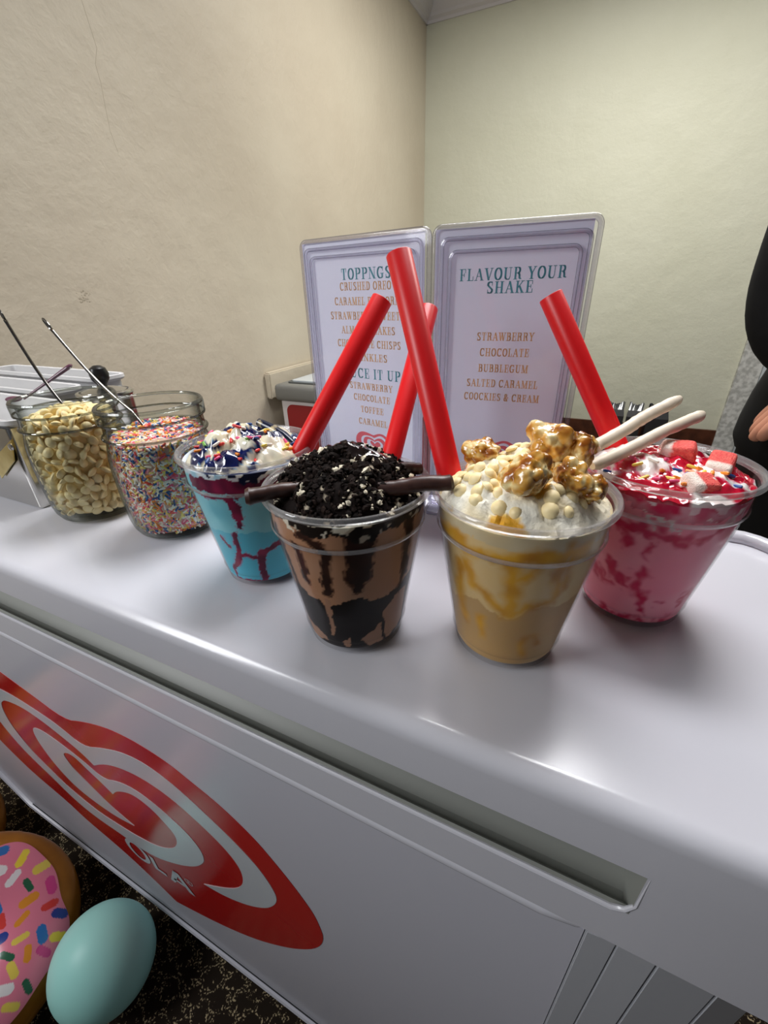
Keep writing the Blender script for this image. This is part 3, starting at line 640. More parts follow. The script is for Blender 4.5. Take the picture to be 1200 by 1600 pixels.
def col_pink(p, co):
    q = (p[0] + fnoise(co, 90, 41) * 9 + fnoise(co, 260, 4) * 5, p[1] + fnoise(co, 90, 31) * 7 + fnoise(co, 260, 14) * 4)
    base = mixc(P_b, L3(252, 168, 184), fnoise(co, 45, 2) * 1.6)
    if any(inpoly(q, a) for a in P_wh): return mixc(L3(238, 214, 212), L3(226, 160, 170), fnoise(co, 200, 3) + .35)
    if p[1] > edge_y(q[0], P_cr): base = mixc(L3(206, 84, 110), L3(222, 150, 162), fnoise(co, 110, 6) * 1.6 + .4)
    d = near(q, P_lines)
    d += fnoise(co, 190, 51) * 2.6
    if d > -2.8: return mixc(base, mixc(P_c, L3(212, 50, 92), fnoise(co, 150, 5) + .4), min(1, (d + 2.8) / 4.6))
    return base
cp_ = cup_thing('pink', 'cup of pink shake topped with red syrup and sugared gummies')
shake_body(cp_, col_pink, .0935, 'pink shake with crimson swirls')
bl_p = blobs(31, 36, .036, .006, .010) + [(-.014, -.012, .008, .015), (.002, .004, .006, .016)]
def h_pink(x, y):
    r = math.hypot(x, y) / .0434
    return .0950 + .0060 * max(0, 1 - r ** 3) + lumpy(x, y, bl_p) * max(0, 1 - r ** 6) * .8 + fnoise((x, y, 0), 320, 5) * .0014 + abs(fnoise((x, y, 0), 130, 9)) * .003
def c_pink(co):
    if co.z < .0938: return mixc(L3(238, 190, 196), L3(206, 60, 96), fnoise(co, 110, 3) * 2 + .3)
    v = fnoise(co, 62, 12) + fnoise(co, 170, 3) * .3
    if v > .02: return mixc(L3(196, 8, 46), L3(160, 4, 40), fnoise(co, 90, 1) + .3)
    if v > -.03: return L3(226, 110, 140)
    return mixc(L3(244, 238, 232), L3(240, 206, 206), fnoise(co, 90, 6) + .1)
mound(cp_, 'whipped_cream', h_pink, c_pink, M_glosscol)

# ------------------------------------------------------------------ straws and dipped sticks
def straw(a, b, rad, label):
    a, b = Vector(a) + Vector((0, 0, ZT)), Vector(b) + Vector((0, 0, ZT)); d = b - a; L = d.length
    bm = bmesh.new(); lathe(bm, [(rad, 0), (rad, L - .0004), (rad - .0003, L), (rad - .0007, L - .0003), (rad - .0007, .0), (rad, 0)], 32)
    o = put('drinking_straw', bm, M_straw); o.location = a; o.rotation_mode = 'QUATERNION'; o.rotation_quaternion = d.to_track_quat('Z', 'Y')
    return tag(o, label, 'straw', 'fat red straws')
straw((-.1790, .2258, .0895), (-.1367, .2872, .1908), .0070, 'fat red straw leaning right out of the light blue shake')
straw((-.1075, .2270, .0945), (-.1075, .2979, .1847), .0062, 'fat red straw standing at the back of the black crumb shake')
straw((-.0620, .2209, .0900), (-.1075, .2483, .2139), .0071, 'tallest red straw, in the tan caramel shake')
straw((.0283, .3106, .0890), (-.034, .3183, .1904), .0071, 'fat red straw leaning left out of the pink shake')
def stick(name, a, b, rad, mat, label, group, knob=0., n=18, cat='chocolate stick'):
    a, b = Vector(a) + Vector((0, 0, ZT)), Vector(b) + Vector((0, 0, ZT)); bm = bmesh.new(); N = 26; rnd = random.Random(label)
    pts, rr = [], []
    for k in range(N + 1):
        t = k / N; p = a.lerp(b, t) + Vector((fnoise((t * 3, 0, 0), 1, rnd.random()), fnoise((t * 3, 2, 0), 1, 3), fnoise((t * 3, 4, 0), 1, 5))) * rad * .25
        q = rad * (1 + fnoise((t * 9, 1, 1), 1, rnd.random() * 9) * .07)
        if t < .12: q *= 1 + knob * (1 - t / .12)
        if k == 0: q *= .72
        if k == N: q *= .62
        pts.append(p); rr.append(q)
    tube(bm, pts, rr, n); o = put(name, bm, mat); return tag(o, label, cat, group)
stick('chocolate_stick', (-.1477, .1452, .1070), (-.1165, .1760, .1055), .0039, M_choc, 'dark chocolate stick resting on the rim beside the light blue shake', 'dark chocolate sticks', .28)
stick('chocolate_stick', (-.0548, .1926, .1107), (-.0905, .1785, .1062), .0041, M_choc, 'dark chocolate stick pointing from the crumb shake to the caramel shake', 'dark chocolate sticks', .06)
stick('chocolate_stick', (-.0815, .2195, .1040), (-.100, .2030, .1060), .0036, M_choc, 'short dark chocolate stick inside the back rim of the crumb shake', 'dark chocolate sticks')
stick('dipped_stick', (.0511, .3252, .1311), (.0045, .2580, .1130), .0037, M_stickwhite, 'upper of the two ivory sticks poking out of the caramel shake', 'ivory dipped sticks', -.2)
stick('dipped_stick', (.064, .3175, .1243), (.0080, .2480, .1075), .0036, M_stickwhite, 'lower of the two ivory sticks poking out of the caramel shake', 'ivory dipped sticks', -.1)

# ------------------------------------------------------------------ toppings
# cookie crumbs: heap of small broken bits on the chocolate shake
bm = bmesh.new(); lay = bm.verts.layers.float_color.new('Col'); rnd = random.Random(5)
for k in range(1900):
    r = .0415 * math.sqrt(rnd.random()); t = rnd.uniform(0, 2 * PI); x, y = r * math.cos(t), r * math.sin(t)
    s = rnd.uniform(.0006, .0021) * (1 if rnd.random() < .85 else 1.4); z = h_choc(x, y) + s * .3
    q = bmesh.ops.create_icosphere(bm, subdivisions=1, radius=s)['verts']
    rot = Matrix.Rotation(rnd.uniform(0, 6), 3, Vector((rnd.random(), rnd.random(), rnd.random())).normalized())
    sc = (rnd.uniform(.7, 1.3), rnd.uniform(.5, 1.2), rnd.uniform(.4, .9))
    wh = fnoise((x, y, 0), 90, 2) > .1 and rnd.random() < .38
    c = L3(232, 222, 198) if wh else mixc(L3(15, 11, 10), L3(36, 24, 19), rnd.random())
    for v in q:
        p = v.co * rnd.uniform(.75, 1.2); v.co = rot @ Vector((p.x * sc[0], p.y * sc[1], p.z * sc[2])) + Vector((x, y, z)); v[lay] = c
cr = put('cookie_crumbs', bm, M_crumb, smooth=False, loc=at_cup('choc', 0, 0, 0)); tag(cr, 'black cookie crumbs with cream bits heaped on the chocolate shake', 'cookie crumbs', kind='stuff')
# syrup pooled over the crumbs
bm = bmesh.new(); rnd = random.Random(2); n = 48; rows = []
for j in range(1, 13):
    f = j / 12; row = []
    for i in range(n):
        a = 2 * PI * i / n; rad = (.0145 + .0035 * math.sin(2 * a + 1) + .002 * math.sin(5 * a)) * f
        x, y = -.004 + rad * math.cos(a) * 1.3, .009 + rad * math.sin(a) * .9
        row.append(bm.verts.new((x, y, h_choc(-.004, .009) * .25 + h_choc(x, y) * .75 + .0022 * (1 - f ** 4) + (.0008 if .4 < f < .6 else 0))))
    rows.append(row)
for a, b in zip(rows, rows[1:]):
    for i in range(n): bm.faces.new((a[i], b[i], b[(i + 1) % n], a[(i + 1) % n]))
bm.faces.new(rows[0]); so = put('syrup_pool', bm, M_syrupblack, cc)
# popcorn
def popcorn(seed, size):
    rnd = random.Random(seed); L = [(Vector((0, 0, 0)), .78)]
    for _ in range(17):
        d = Vector((rnd.gauss(0, 1), rnd.gauss(0, 1), rnd.gauss(0, 1))).normalized(); L.append((d * rnd.uniform(.52, .74), rnd.uniform(.22, .42)))
    bm = bmesh.new(); bmesh.ops.create_icosphere(bm, subdivisions=5, radius=1); lay = bm.verts.layers.float_color.new('Col')
    st = (rnd.uniform(.85, 1.2), rnd.uniform(.85, 1.1), rnd.uniform(.75, 1))
    for v in bm.verts:
        d = v.co.normalized(); best = .3
        for c, r in L:
            b = d.dot(c); q = b * b - c.length_squared + r * r
            if q > 0: best = max(best, b + math.sqrt(q))
        best += .07 * fnoise(d, 3.2, seed) - .05 * abs(fnoise(d, 6, seed)) - .03 * abs(fnoise(d, 13, seed + 5))
        p = d * best * size; v.co = Vector((p.x * st[0], p.y * st[1], p.z * st[2]))
        t = fnoise(d, 1.5, seed + 3) + .45 * fnoise(d, 4.5, seed) - max(0, best - .95) * .4
        v[lay] = mixc(L3(240, 222, 166), L3(206, 150, 58), (t + .45) * 2.2) if t < 0 else mixc(L3(206, 150, 58), L3(142, 78, 14), t * 2.6)
    return bm
PC = [(-23.9, 2.0, 118.0, .0110, 'caramel popcorn beside the red straw of the tan shake'), (9.3, 13.6, 122.5, .0135, 'tallest caramel popcorn, at the top of the tan shake'), (22.5, 17.5, 120.0, .0112, 'pale caramel popcorn at the base of the two ivory sticks'),
      (3.0, -22.2, 117.5, .0140, 'round caramel popcorn at the front of the tan shake'), (22.0, -9.2, 114.0, .0118, 'caramel popcorn low on the right of the tan shake'), (32.0, -8.5, 110.5, .0082, 'small caramel popcorn touching the right rim of the tan shake')]
for i, (x, y, z, s, lb) in enumerate(PC):
    o = put('caramel_popcorn', popcorn(40 + i * 7, s), M_pop, loc=at_cup('car', x / 1000, y / 1000, z / 1000), rot=(i * 1.3, i * .7, i * 2.1)); tag(o, lb, 'popcorn', 'caramel popcorn on the tan shake')
# white chocolate chips
def chip_mesh(rad):
    bm = bmesh.new(); lathe(bm, [(0, -.30 * rad), (.6 * rad, -.28 * rad), (.92 * rad, -.14 * rad), (rad, .04 * rad), (.84 * rad, .26 * rad), (.5 * rad, .46 * rad), (.2 * rad, .56 * rad), (0, .6 * rad)], 14); return bm
rnd = random.Random(9); spots = []
while len(spots) < 60:
    r = .038 * math.sqrt(rnd.random()); t = rnd.uniform(-PI, PI); x, y = r * math.cos(t), r * math.sin(t)
    if y > .026: continue
    if all((x - a) ** 2 + (y - b) ** 2 > .0042 ** 2 for a, b in spots) and all((x - p[0] / 1000) ** 2 + (y - p[1] / 1000) ** 2 > (p[3] * .75) ** 2 for p in PC): spots.append((x, y))
chip0 = None
for x, y in spots:
    if chip0 is None: chip0 = o = put('white_chip', chip_mesh(.0036), M_chip)
    else: o = link_copy(chip0)
    e = .002; nn = Vector((-(h_car(x + e, y) - h_car(x - e, y)) / (2 * e), -(h_car(x, y + e) - h_car(x, y - e)) / (2 * e), 1)).normalized()
    nn = (nn + Vector((rnd.uniform(-.3, .3), rnd.uniform(-.3, .3), 0))).normalized()
    o.location = at_cup('car', x, y, h_car(x, y) + .0003); o.rotation_euler = nn.to_track_quat('Z', 'Y').to_euler(); o.scale = (rnd.uniform(.8, 1.15),) * 3
    tag(o, 'white chocolate chip scattered on the whipped cream of the tan shake', 'chocolate chip', 'white chips on the tan shake')
# gummies: sugared wedges, red over white
def gummy(a, b, c, seed):
    bm = bmesh.new(); bmesh.ops.create_cube(bm, size=2); bmesh.ops.subdivide_edges(bm, edges=list(bm.edges), cuts=16, use_grid_fill=True)
    lay = bm.verts.layers.float_color.new('Col')
    for v in bm.verts:
        p = v.co.copy(); q = (abs(p.x) ** 7 + abs(p.y) ** 7 + abs(p.z) ** 7) ** (1 / 7); p /= q
        k = p.x * a; taper = 1 - .22 * (p.z + 1) * .5; gr = fnoise(p, 14, seed) * .00022
        v.co = Vector((p.x * a * taper, p.y * b * (1 - .12 * (p.z + 1) * .5), p.z * c)) * (1 + gr * 60)
        k += fnoise(v.co, 260, seed) * .0008
        v[lay] = mixc(L3(238, 104, 92), L3(226, 66, 66), fnoise(v.co, 900, 2) * 1.4 + .4) if k > -.30 * a else (L3(244, 190, 180) if k > -.42 * a else L3(244, 226, 214))
    return bm
for i, (x, y, z, rot, s, lb) in enumerate([(4.5, 4.5, 105.5, (.15, -.12, -.2), 1.18, 'red and white sugared gummy standing tallest on the pink shake'), (24.0, -3.0, 103.0, (0.05, -.45, 1.25), 1.1, 'sugared gummy wedge with a white lower edge at the right of the pink shake'),
    (12.0, -26.0, 98.5, (.35, .1, .55), 1.1, 'sugared gummy sunk behind the front rim of the pink shake'), (2.5, 18.0, 104.0, (.1, .3, .9), .8, 'red gummy half hidden behind the tallest gummy on the pink shake')]):
    o = put('sugared_gummy', gummy(.0088 * s, .0062 * s, .0062 * s, i), M_gummy, loc=at_cup('pink', x / 1000, y / 1000, z / 1000), rot=rot); tag(o, lb, 'gummy sweet', 'sugared gummies on the pink shake')
# loose sprinkles on two of the shakes
SPC = [('orange', (238, 140, 40)), ('yellow', (240, 214, 90)), ('pink', (232, 80, 130)), ('blue', (24, 72, 140)), ('white', (240, 234, 222)), ('red', (222, 56, 50)), ('green', (120, 176, 80))]
SPM = {n: bsdf(n + '_sprinkle_sugar', c, .4) for n, c in SPC}
def capsule(L, r, n=8):
    bm = bmesh.new(); h = L / 2 - r
    lathe(bm, [(0, -h - r), (r * .7, -h - r * .7), (r, -h), (r, h), (r * .7, h + r * .7), (0, h + r)], n); return bm
sp0 = {}
def sprinkle(k, hf, x, y, c, where, grp, rnd):
    if c not in sp0: sp0[c] = o = put('sprinkle', capsule(.0060, .0010), SPM[c])
    else: o = link_copy(sp0[c])
    o.location = at_cup(k, x, y, hf(x, y) + .0006); o.rotation_euler = (PI / 2 + rnd.uniform(-.4, .4), 0, rnd.uniform(0, 6.28)); o.scale = (1, 1, rnd.uniform(.75, 1.15))
    return tag(o, f'{c} sugar sprinkle {where}', 'sprinkle', f'{c} {grp}')
rnd = random.Random(12)
for i in range(44):
    r = .036 * math.sqrt(rnd.random()); t = rnd.uniform(-PI * .95, PI * .25)
    sprinkle('blue', h_blue, r * math.cos(t), r * math.sin(t), rnd.choice(['orange', 'yellow', 'pink', 'pink', 'white', 'blue', 'red', 'green', 'orange', 'yellow']), 'on the light blue shake', 'sprinkles on the blue shake', rnd)
for x, y, c in [(-31, -20, 'blue'), (-26, -8, 'blue'), (2, -26, 'orange'), (3, -15, 'blue'), (-17.6, -22, 'yellow'), (-5, -22, 'orange'), (8, -19, 'orange'), (-8, -30, 'pink'), (0, -31, 'pink'), (-14, -30, 'yellow'), (13, -14, 'orange'), (10, -10, 'yellow'), (28, -12, 'blue'), (18, -19, 'orange'), (-3, -12, 'pink'), (6, -22, 'blue'), (14, -20, 'yellow'), (-20, -16, 'pink'), (-2, -28, 'yellow'), (24, -16, 'orange'), (30, -20, 'blue'), (-10, -18, 'white'), (5, -31, 'orange')]:
    sprinkle('pink', h_pink, x / 1000, y / 1000, c, 'on the red syrup of the pink shake', 'sprinkles on the pink shake', rnd)
# blue-syrup wafer at the back of the blue shake
bm = bmesh.new(); tube(bm, [(-.1840, .2345, ZT + .1015), (-.1945, .2385, ZT + .1050), (-.2080, .2415, ZT + .1088), (-.2190, .2420, ZT + .1120)], [.003, .0036, .0036, .003], 12)
tag(put('wafer_stick', bm, noisy('syrup_streaked_wafer', (14, 22, 48), (190, 176, 140), 120, .2, .5, .62)), 'dark blue streaked wafer stick behind the sprinkles of the light blue shake', 'wafer')

# ------------------------------------------------------------------ menu stand: two clear panels joined side by side
MH = .2375
ms = thing('menu_stand', 'clear acrylic double menu stand with printed cards behind the shakes', 'menu stand', (-.1317, .3697, ZT + .0004))
def menu_panel(a, b, lines, emblem, ridges):
    a, b = Vector(a), Vector(b); d = (b - a); W = d.length; d.normalize(); n = Vector((d.y, -d.x)); o2 = Vector((-.1317, .3697))
    def fr(x, y, h): p = a + d * x + n * h - o2; return (p.x, p.y, y)
    fx0, fx1 = .0015, W - .0015
    bm = bmesh.new(); poly_prism(bm, rrect(fx0, .002, fx1, MH, .006), -.0022, -.0010, fr); pn = put('acrylic_panel', bm, M_acryl, ms)
    bm = bmesh.new(); poly_prism(bm, rrect(fx0 + .001, .002, fx1 - .001, MH - .001, .005), .0016, .0024, fr); put('front_sheet', bm, M_acryl, pn, False)
    bm = bmesh.new(); tube(bm, [fr(x, y, .0003) for x, y in rrect(fx0 + .0008, .004, fx1 - .0008, MH - .0008, .0055)], .0021, 10, closed=True); put('panel_edge', bm, M_acryledge, pn)
    for (x0, x1, y1), q in zip(ridges, (.0015, .0013)):
        bm = bmesh.new(); tube(bm, [fr(x, y, .0026) for x, y in rrect(x0, .016, x1, y1, .005)], q, 8, closed=True); put('moulded_ridge', bm, M_acryledge, pn)
    bm = bmesh.new(); poly_prism(bm, [(fx0 + .0012, .012), (fx1 - .0050, .012), (fx1 - .0050, MH - .0022), (fx0 + .0012, MH - .0022)], -.0004, 0, fr); cd = put('menu_card', bm, M_card, ms, False)
    bt, bg = bmesh.new(), bmesh.new()
    for txt, x0, x1, y, cap, colr in lines:
        lettering(bt if colr == 't' else bg, txt, fr, (x0 + x1) / 2, y, cap, x1 - x0, h=.00012, hair=.055 if cap > .007 else .07, heavy=.17 if cap > .007 else .17)
    put('heading_lettering', bt, M_teal, cd, False); put('list_lettering', bg, M_gold, cd, False)
    cx, cy, sc = emblem
    T = lambda pts: [(cx + (x + .468) * sc, cy + (y + .416) * sc) for x, y in pts]
    bm = bmesh.new(); poly_prism(bm, T(EMB_OUT), .00005, .00012, fr); e = put('printed_heart', bm, M_pinkred, cd, False)
    bm = bmesh.new(); poly_prism(bm, T(EMB_WHITE), .00012, .00019, fr)
    e2 = put('printed_heart_swirl', bm, M_card, cd, False)
    # clear foot in front of the panel
    bm = bmesh.new(); poly_prism(bm, rrect(fx0, -.004, fx1, .020, .005), .0006, .0022, lambda x, y, h: fr(x, h, y)); put('clear_foot', bm, M_acryl, ms)
    bm = bmesh.new(); tube(bm, [fr(x, .0022, y) for x, y in rrect(fx0 + .001, -.003, fx1 - .001, .020, .005)], .0016, 8, closed=True); tube(bm, [fr(x, .012, y) for x, y in rrect(fx0 + .003, .001, fx1 - .003, .012, .004)], .0011, 8, closed=True); put('foot_edge', bm, M_acryledge, ms)
menu_panel((-.1317, .3697), (-.0115, .3794), [('FLAVOUR YOUR', .0226, .1017, .2043, .0078, 't'), ('SHAKE', .0441, .0795, .1952, .0078, 't'), ('STRAWBERRY', .0393, .0845, .16, .0058, 'g'), ('CHOCOLATE', .0425, .082, .148, .0058, 'g'),
    ('BUBBLEGUM', .0422, .0828, .1355, .0058, 'g'), ('SALTED CARAMEL', .0332, .0918, .1233, .0058, 'g'), ('COOCKIES & CREAM', .0316, .0943, .1119, .0058, 'g')], (.0625, .0600, .061), [(.0085, .1135, .2285), (.0150, .1082, .2200)])
W_ = .1432; fl = lambda l, r: (W_ - l, W_ - r)
menu_panel((-.2725, .3956), (-.1317, .3697), [('TOPPNGS', *fl(.0947, .0386), .2091, .0085, 't'), ('CRUSHED OREO', *fl(.0971, .0389), .1993, .0062, 'g'), ('CARAMEL POPCORN', *fl(.1047, .0300), .1872, .0062, 'g'), ('STRAWBERRY SWEETS', *fl(.111, .0255), .1750, .0062, 'g'),
    ('ALMOND FLAKES', *fl(.0984, .0355), .1628, .0062, 'g'), ('CHOCOLATE CHISPS', *fl(.1045, .0295), .1508, .0062, 'g'), ('SPRINKLES', *fl(.0930, .0445), .1388, .0062, 'g'), ('SAUCE IT UP', *fl(.1056, .0298), .1238, .0088, 't'),
    ('STRAWBERRY', *fl(.0923, .0393), .1115, .0060, 'g'), ('CHOCOLATE', *fl(.0881, .0426), .1003, .0060, 'g'), ('TOFFEE', *fl(.0797, .0505), .0885, .0060, 'g'), ('CARAMEL', *fl(.0831, .0462), .0761, .0060, 'g')], (W_ - .0640, .0500, .068), [(.0085, .1350, .2300), (.0145, .1290, .2235)])

# ------------------------------------------------------------------ glass topping jars
JO = [(0, .0015), (.034, .0008), (.0385, .0025), (.0415, .008), (.0432, .016), (.0442, .032), (.0446, .058), (.0440, .070), (.0425, .078), (.0412, .0825), (.0412, .0845), (.0428, .0858), (.0430, .0876), (.0414, .0890), (.0411, .0955), (.0416, .0970), (.0438, .0982), (.0440, .1070), (.0434, .1092), (.0420, .1102)]
JI = [(.0402, .1092), (.0396, .107), (.0392, .090), (.0390, .083), (.0412, .074), (.0424, .058), (.0420, .03), (.0405, .012), (.036, .0055), (0, .0045)]
def jar(x, y, label):
    t = thing('glass_jar', label, 'glass jar', (x, y, ZT + .0004), 0, 'glass topping jars'); t.scale = JS
    bm = bmesh.new(); lathe(bm, JO + JI, 72); put('jar_body', bm, M_glass, t)
    bm = bmesh.new(); lathe(bm, [(.0402, .1088), (.0412, .1100), (.0428, .1100), (.0438, .1086), (.0436, .1072), (.0424, .1080), (.0410, .1080)], 72, close=True); put('jar_rim', bm, clear('jar_rim_glass', (244, 246, 243), .06, .85, (110, 114, 108), .04, .02), t)
    for z in (.0866, .0988):
        bm = bmesh.new(); tube(bm, [(.0431 * math.cos(2 * PI * i / 72), .0431 * math.sin(2 * PI * i / 72), z) for i in range(72)], .0009, 8, closed=True); put('neck_ring', bm, clear('jar_ring_glass', (200, 202, 196), .10, .85, (60, 62, 58), .04), t)
    return t
J1, J2 = (-.3405, .2468), (-.4448, .2375)
JS = (.98, .98, 1.063)
jar(*J1, 'glass jar full of multicoloured sprinkles beside the light blue shake'); jar(*J2, 'glass jar full of pale white chocolate chips')
def jin(z):
    pr = [(r, h) for r, h in JI[::-1]]
    for (a, b), (c, d) in zip(pr, pr[1:]):
        if b <= z <= d: return a + (c - a) * (z - b) / (d - b)
    return .039
# sprinkles filling the first jar
bm = bmesh.new(); lay = bm.verts.layers.float_color.new('Col'); rnd = random.Random(77)
PAL = [(240, 150, 60), (244, 222, 120), (236, 96, 132), (40, 84, 150), (244, 238, 226), (244, 238, 226), (232, 84, 70), (240, 130, 150), (246, 226, 130), (250, 246, 238), (60, 110, 170), (240, 150, 60), (250, 246, 238), (250, 244, 222), (246, 170, 180)]
ztop1 = .0825
core = [(0, .006)] + [(jin(z) - .0016, z) for z in (.0062, .012, .02, .03, .045, .06, .072, .08)] + [(.034, ztop1), (0, ztop1 + .001)]
lathe(bm, core, 40)
for v in bm.verts: v[lay] = L3(196, 160, 140)
def caps(p, d, L, r, c):
    a = Vector((0, 0, 1)) if abs(d.z) < .9 else Vector((1, 0, 0)); u = d.cross(a).normalized(); v = d.cross(u); ringv = []
    for t, q in ((-L / 2, .55), (-L / 2 + r * .7, 1), (L / 2 - r * .7, 1), (L / 2, .55)):
        ringv.append([bm.verts.new(p + d * t + (u * math.cos(k * PI / 3) + v * math.sin(k * PI / 3)) * r * q) for k in range(6)])
    for row in ringv:
        for x in row: x[lay] = c
    for x, y in zip(ringv, ringv[1:]):
        for k in range(6): bm.faces.new((x[k], x[(k + 1) % 6], y[(k + 1) % 6], y[k]))
    bm.faces.new(ringv[0][::-1]); bm.faces.new(ringv[-1])
for k in range(5200):
    if k < 4300:
        z = rnd.uniform(.0065, .0828); th = rnd.uniform(-PI, PI); r = jin(z) - rnd.uniform(.0012, .0022)
        nrm = Vector((math.cos(th), math.sin(th), 0)); tn = Vector((-math.sin(th), math.cos(th), 0)); a = rnd.uniform(0, PI)
        d = (tn * math.cos(a) + Vector((0, 0, 1)) * math.sin(a) * .8 + nrm * rnd.uniform(-.25, .15)).normalized(); p = nrm * r + Vector((0, 0, z))
    else:
        r = .037 * math.sqrt(rnd.random()); th = rnd.uniform(-PI, PI); p = Vector((r * math.cos(th), r * math.sin(th), ztop1 + .0008 + rnd.uniform(0, .0015) + .004 * math.cos(th - 2.4) * r / .037)); a = rnd.uniform(0, PI); d = Vector((math.cos(a), math.sin(a), rnd.uniform(-.3, .3))).normalized()
    caps(p, d, rnd.uniform(.0038, .0062), .00085, L3(*rnd.choice(PAL)))
o = put('sugar_sprinkles', bm, M_sprk, loc=(J1[0], J1[1], ZT + .0004)); o.scale = JS; tag(o, 'multicoloured sugar sprinkles filling the glass jar', 'sprinkles', kind='stuff')
# chips filling the second jar: the outer layer one by one, the hidden heart as one mass
bm = bmesh.new(); lathe(bm, [(0, .006)] + [(jin(z) - .0065, z) for z in (.0075, .012, .02, .03, .045, .06, .072, .08)] + [(.030, .088), (.015, .094), (0, .095)], 32)
o = put('heaped_chips', bm, noisy('packed_chips', (226, 198, 134), (240, 214, 150), 220, .5), loc=(J2[0], J2[1], ZT + .0004)); o.scale = JS; tag(o, 'packed mass of pale chips deep inside the glass jar', 'chocolate chips', kind='stuff')
rnd = random.Random(31); jc = None; pts = []
tries = 0
while len(pts) < 298 and tries < 90000:
    tries += 1
    if len(pts) < 250 and rnd.random() < .85:
        z = rnd.uniform(.010, .091); th = R(-50) + rnd.uniform(-1.75, 1.75); r = jin(z) - .0042
        p = Vector((r * math.cos(th), r * math.sin(th), z)); nr = Vector((math.cos(th), math.sin(th), 0))
    else:
        r = .034 * math.sqrt(rnd.random()); th = rnd.uniform(-PI, PI); p = Vector((r * math.cos(th), r * math.sin(th), .0905 + .0085 * (1 - (r / .034) ** 2))); nr = Vector((0, 0, 1))
    if all((p - q).length > .0063 for q in pts): pts.append(p)
    else: continue
    if jc is None: jc = o = put('white_chip', chip_mesh(.0049), M_chip)
    else: o = link_copy(jc)
    dr = (nr * .55 + Vector((rnd.uniform(-1, 1), rnd.uniform(-1, 1), rnd.uniform(-1, 1)))).normalized()
    o.location = Vector((J2[0], J2[1], ZT + .0004)) + Vector((p.x * .98, p.y * .98, p.z * 1.063)); o.rotation_euler = dr.to_track_quat('Z', 'Y').to_euler(); o.scale = (rnd.uniform(.92, 1.12),) * 3
    tag(o, 'pale white chocolate chip inside the glass jar', 'chocolate chip', 'white chips in the jar')
# long-handled spoons standing in the jars
def ladle(a, b, end, sag, label):
    a, b, end = [Vector(v) + Vector((0, 0, ZT)) for v in (a, b, end)]; up_ = Vector((0, 0, 1)); t = thing('long_spoon', label, 'spoon', end, 0, 'long steel spoons')
    pts = []; N = 24
    for k in range(N + 1):
        s = k / N; p = a.lerp(b, s) - up_ * sag * math.sin(PI * s) - end; pts.append(p)
    pts.append(end - end + (b - end) * .4); pts.append(Vector((0, 0, .004)))
    bm = bmesh.new(); tube(bm, pts, [.0017] + [.0015] * N + [.0015, .0015], 10, flat=.55); put('spoon_handle', bm, M_steelbright, t)
    d = (a - end).normalized(); q = (pts[0] - pts[2]).normalized(); c = pts[0] + q * .0045; u = q.cross(Vector((.3, 1, .2))).normalized()
    bm = bmesh.new(); tube(bm, [c + q * .0052 * math.cos(x) + u * .0026 * math.sin(x) for x in [2 * PI * i / 24 for i in range(24)]], .0009, 8, closed=True); put('hanging_loop', bm, M_steelbright, t)
    bm = bmesh.new(); bmesh.ops.create_uvsphere(bm, u_segments=20, v_segments=12, radius=1)
    for v in bm.verts: v.co = Vector((v.co.x * .012, v.co.y * .009, max(-1, min(.1, v.co.z)) * .005 + .005))
    put('spoon_bowl', bm, M_steelbright, t)
ladle((-.4879, .2359, .1812), (-.4577, .2402, .1093), (-.4360, .2430, .060), .007, 'long steel spoon standing in the jar of white chips')
ladle((-.4315, .2403, .1739), (-.3739, .2509, .1052), (-.343, .2560, .060), .006, 'long steel spoon standing in the jar of sprinkles')

# ------------------------------------------------------------------ steel pan, white tubs and what lies with them
pt = thing('steel_pan', 'stainless steel topping pan at the left end of the freezer lid', 'topping pan', (-.68, .248, ZT + .0004))
bm = bmesh.new(); lo = rrect(-.175, -.040, .177, .040, .004, 3)
levels(bm, lo, [(0, .001), (.002, 0), (.086, 0), (.086, .002), (.006, .002)], cap_top=True); put('pan_body', bm, M_steel, pt)
bm = bmesh.new(); q = [(-.5269, .0579), (-.4754, .0793), (-.4888, .055), (-.5296, .0352)]
cx, cz = -.5065, .0585
poly_prism(bm, [(x + .68, z) for x, z in ((-.550, .050), (-.4754 - .020, .0780), (-.4888 - .020, .054), (-.550, .029))][::-1], .0420, .0432, lambda x, y, h: (x, -h, y)); k = put('hinged_tag', bm, M_tag, pt, False); k['label'] = 'metal tag coloured with a golden reflection'
bm = bmesh.new(); lathe(bm, [(0, 0), (.0035, 0), (.003, .0015), (0, .002)], 16); o = put('screw', bm, M_steel, k); o.data.transform(Matrix.Translation((0.68 - .5010, -.0432, .0700)) @ Matrix.Rotation(PI / 2, 4, 'X'))
def tub(x0, y0, x1, y1, z, label, depth=.05):
    t = thing('white_tub', label, 'tub', ((x0 + x1) / 2, (y0 + y1) / 2, ZT + z - depth), 0, 'white plastic topping tubs')
    X, Y = (x1 - x0) / 2, (y1 - y0) / 2; bm = bmesh.new(); out = rrect(-X, -Y, X, Y, .014)
    levels(bm, out, [(0, .010), (depth - .008, .006), (depth - .006, .0015), (depth - .004, 0), (depth, .0005), (depth + .0008, .002), (depth, .0055), (depth - .01, .0075), (.003, .012)]); put('tub_body', bm, M_tub, t)
    return t
tub(-.855, .2080, -.498, .2900, .0935, 'front white plastic tub seated in the steel pan')
tub(-.86, .302, -.600, .352, .0960, 'narrow white tub behind the steel pan', .0955)
tub(-.86, .356, -.585, .405, .1030, 'rearmost white tub near the back edge of the lid', .1025)
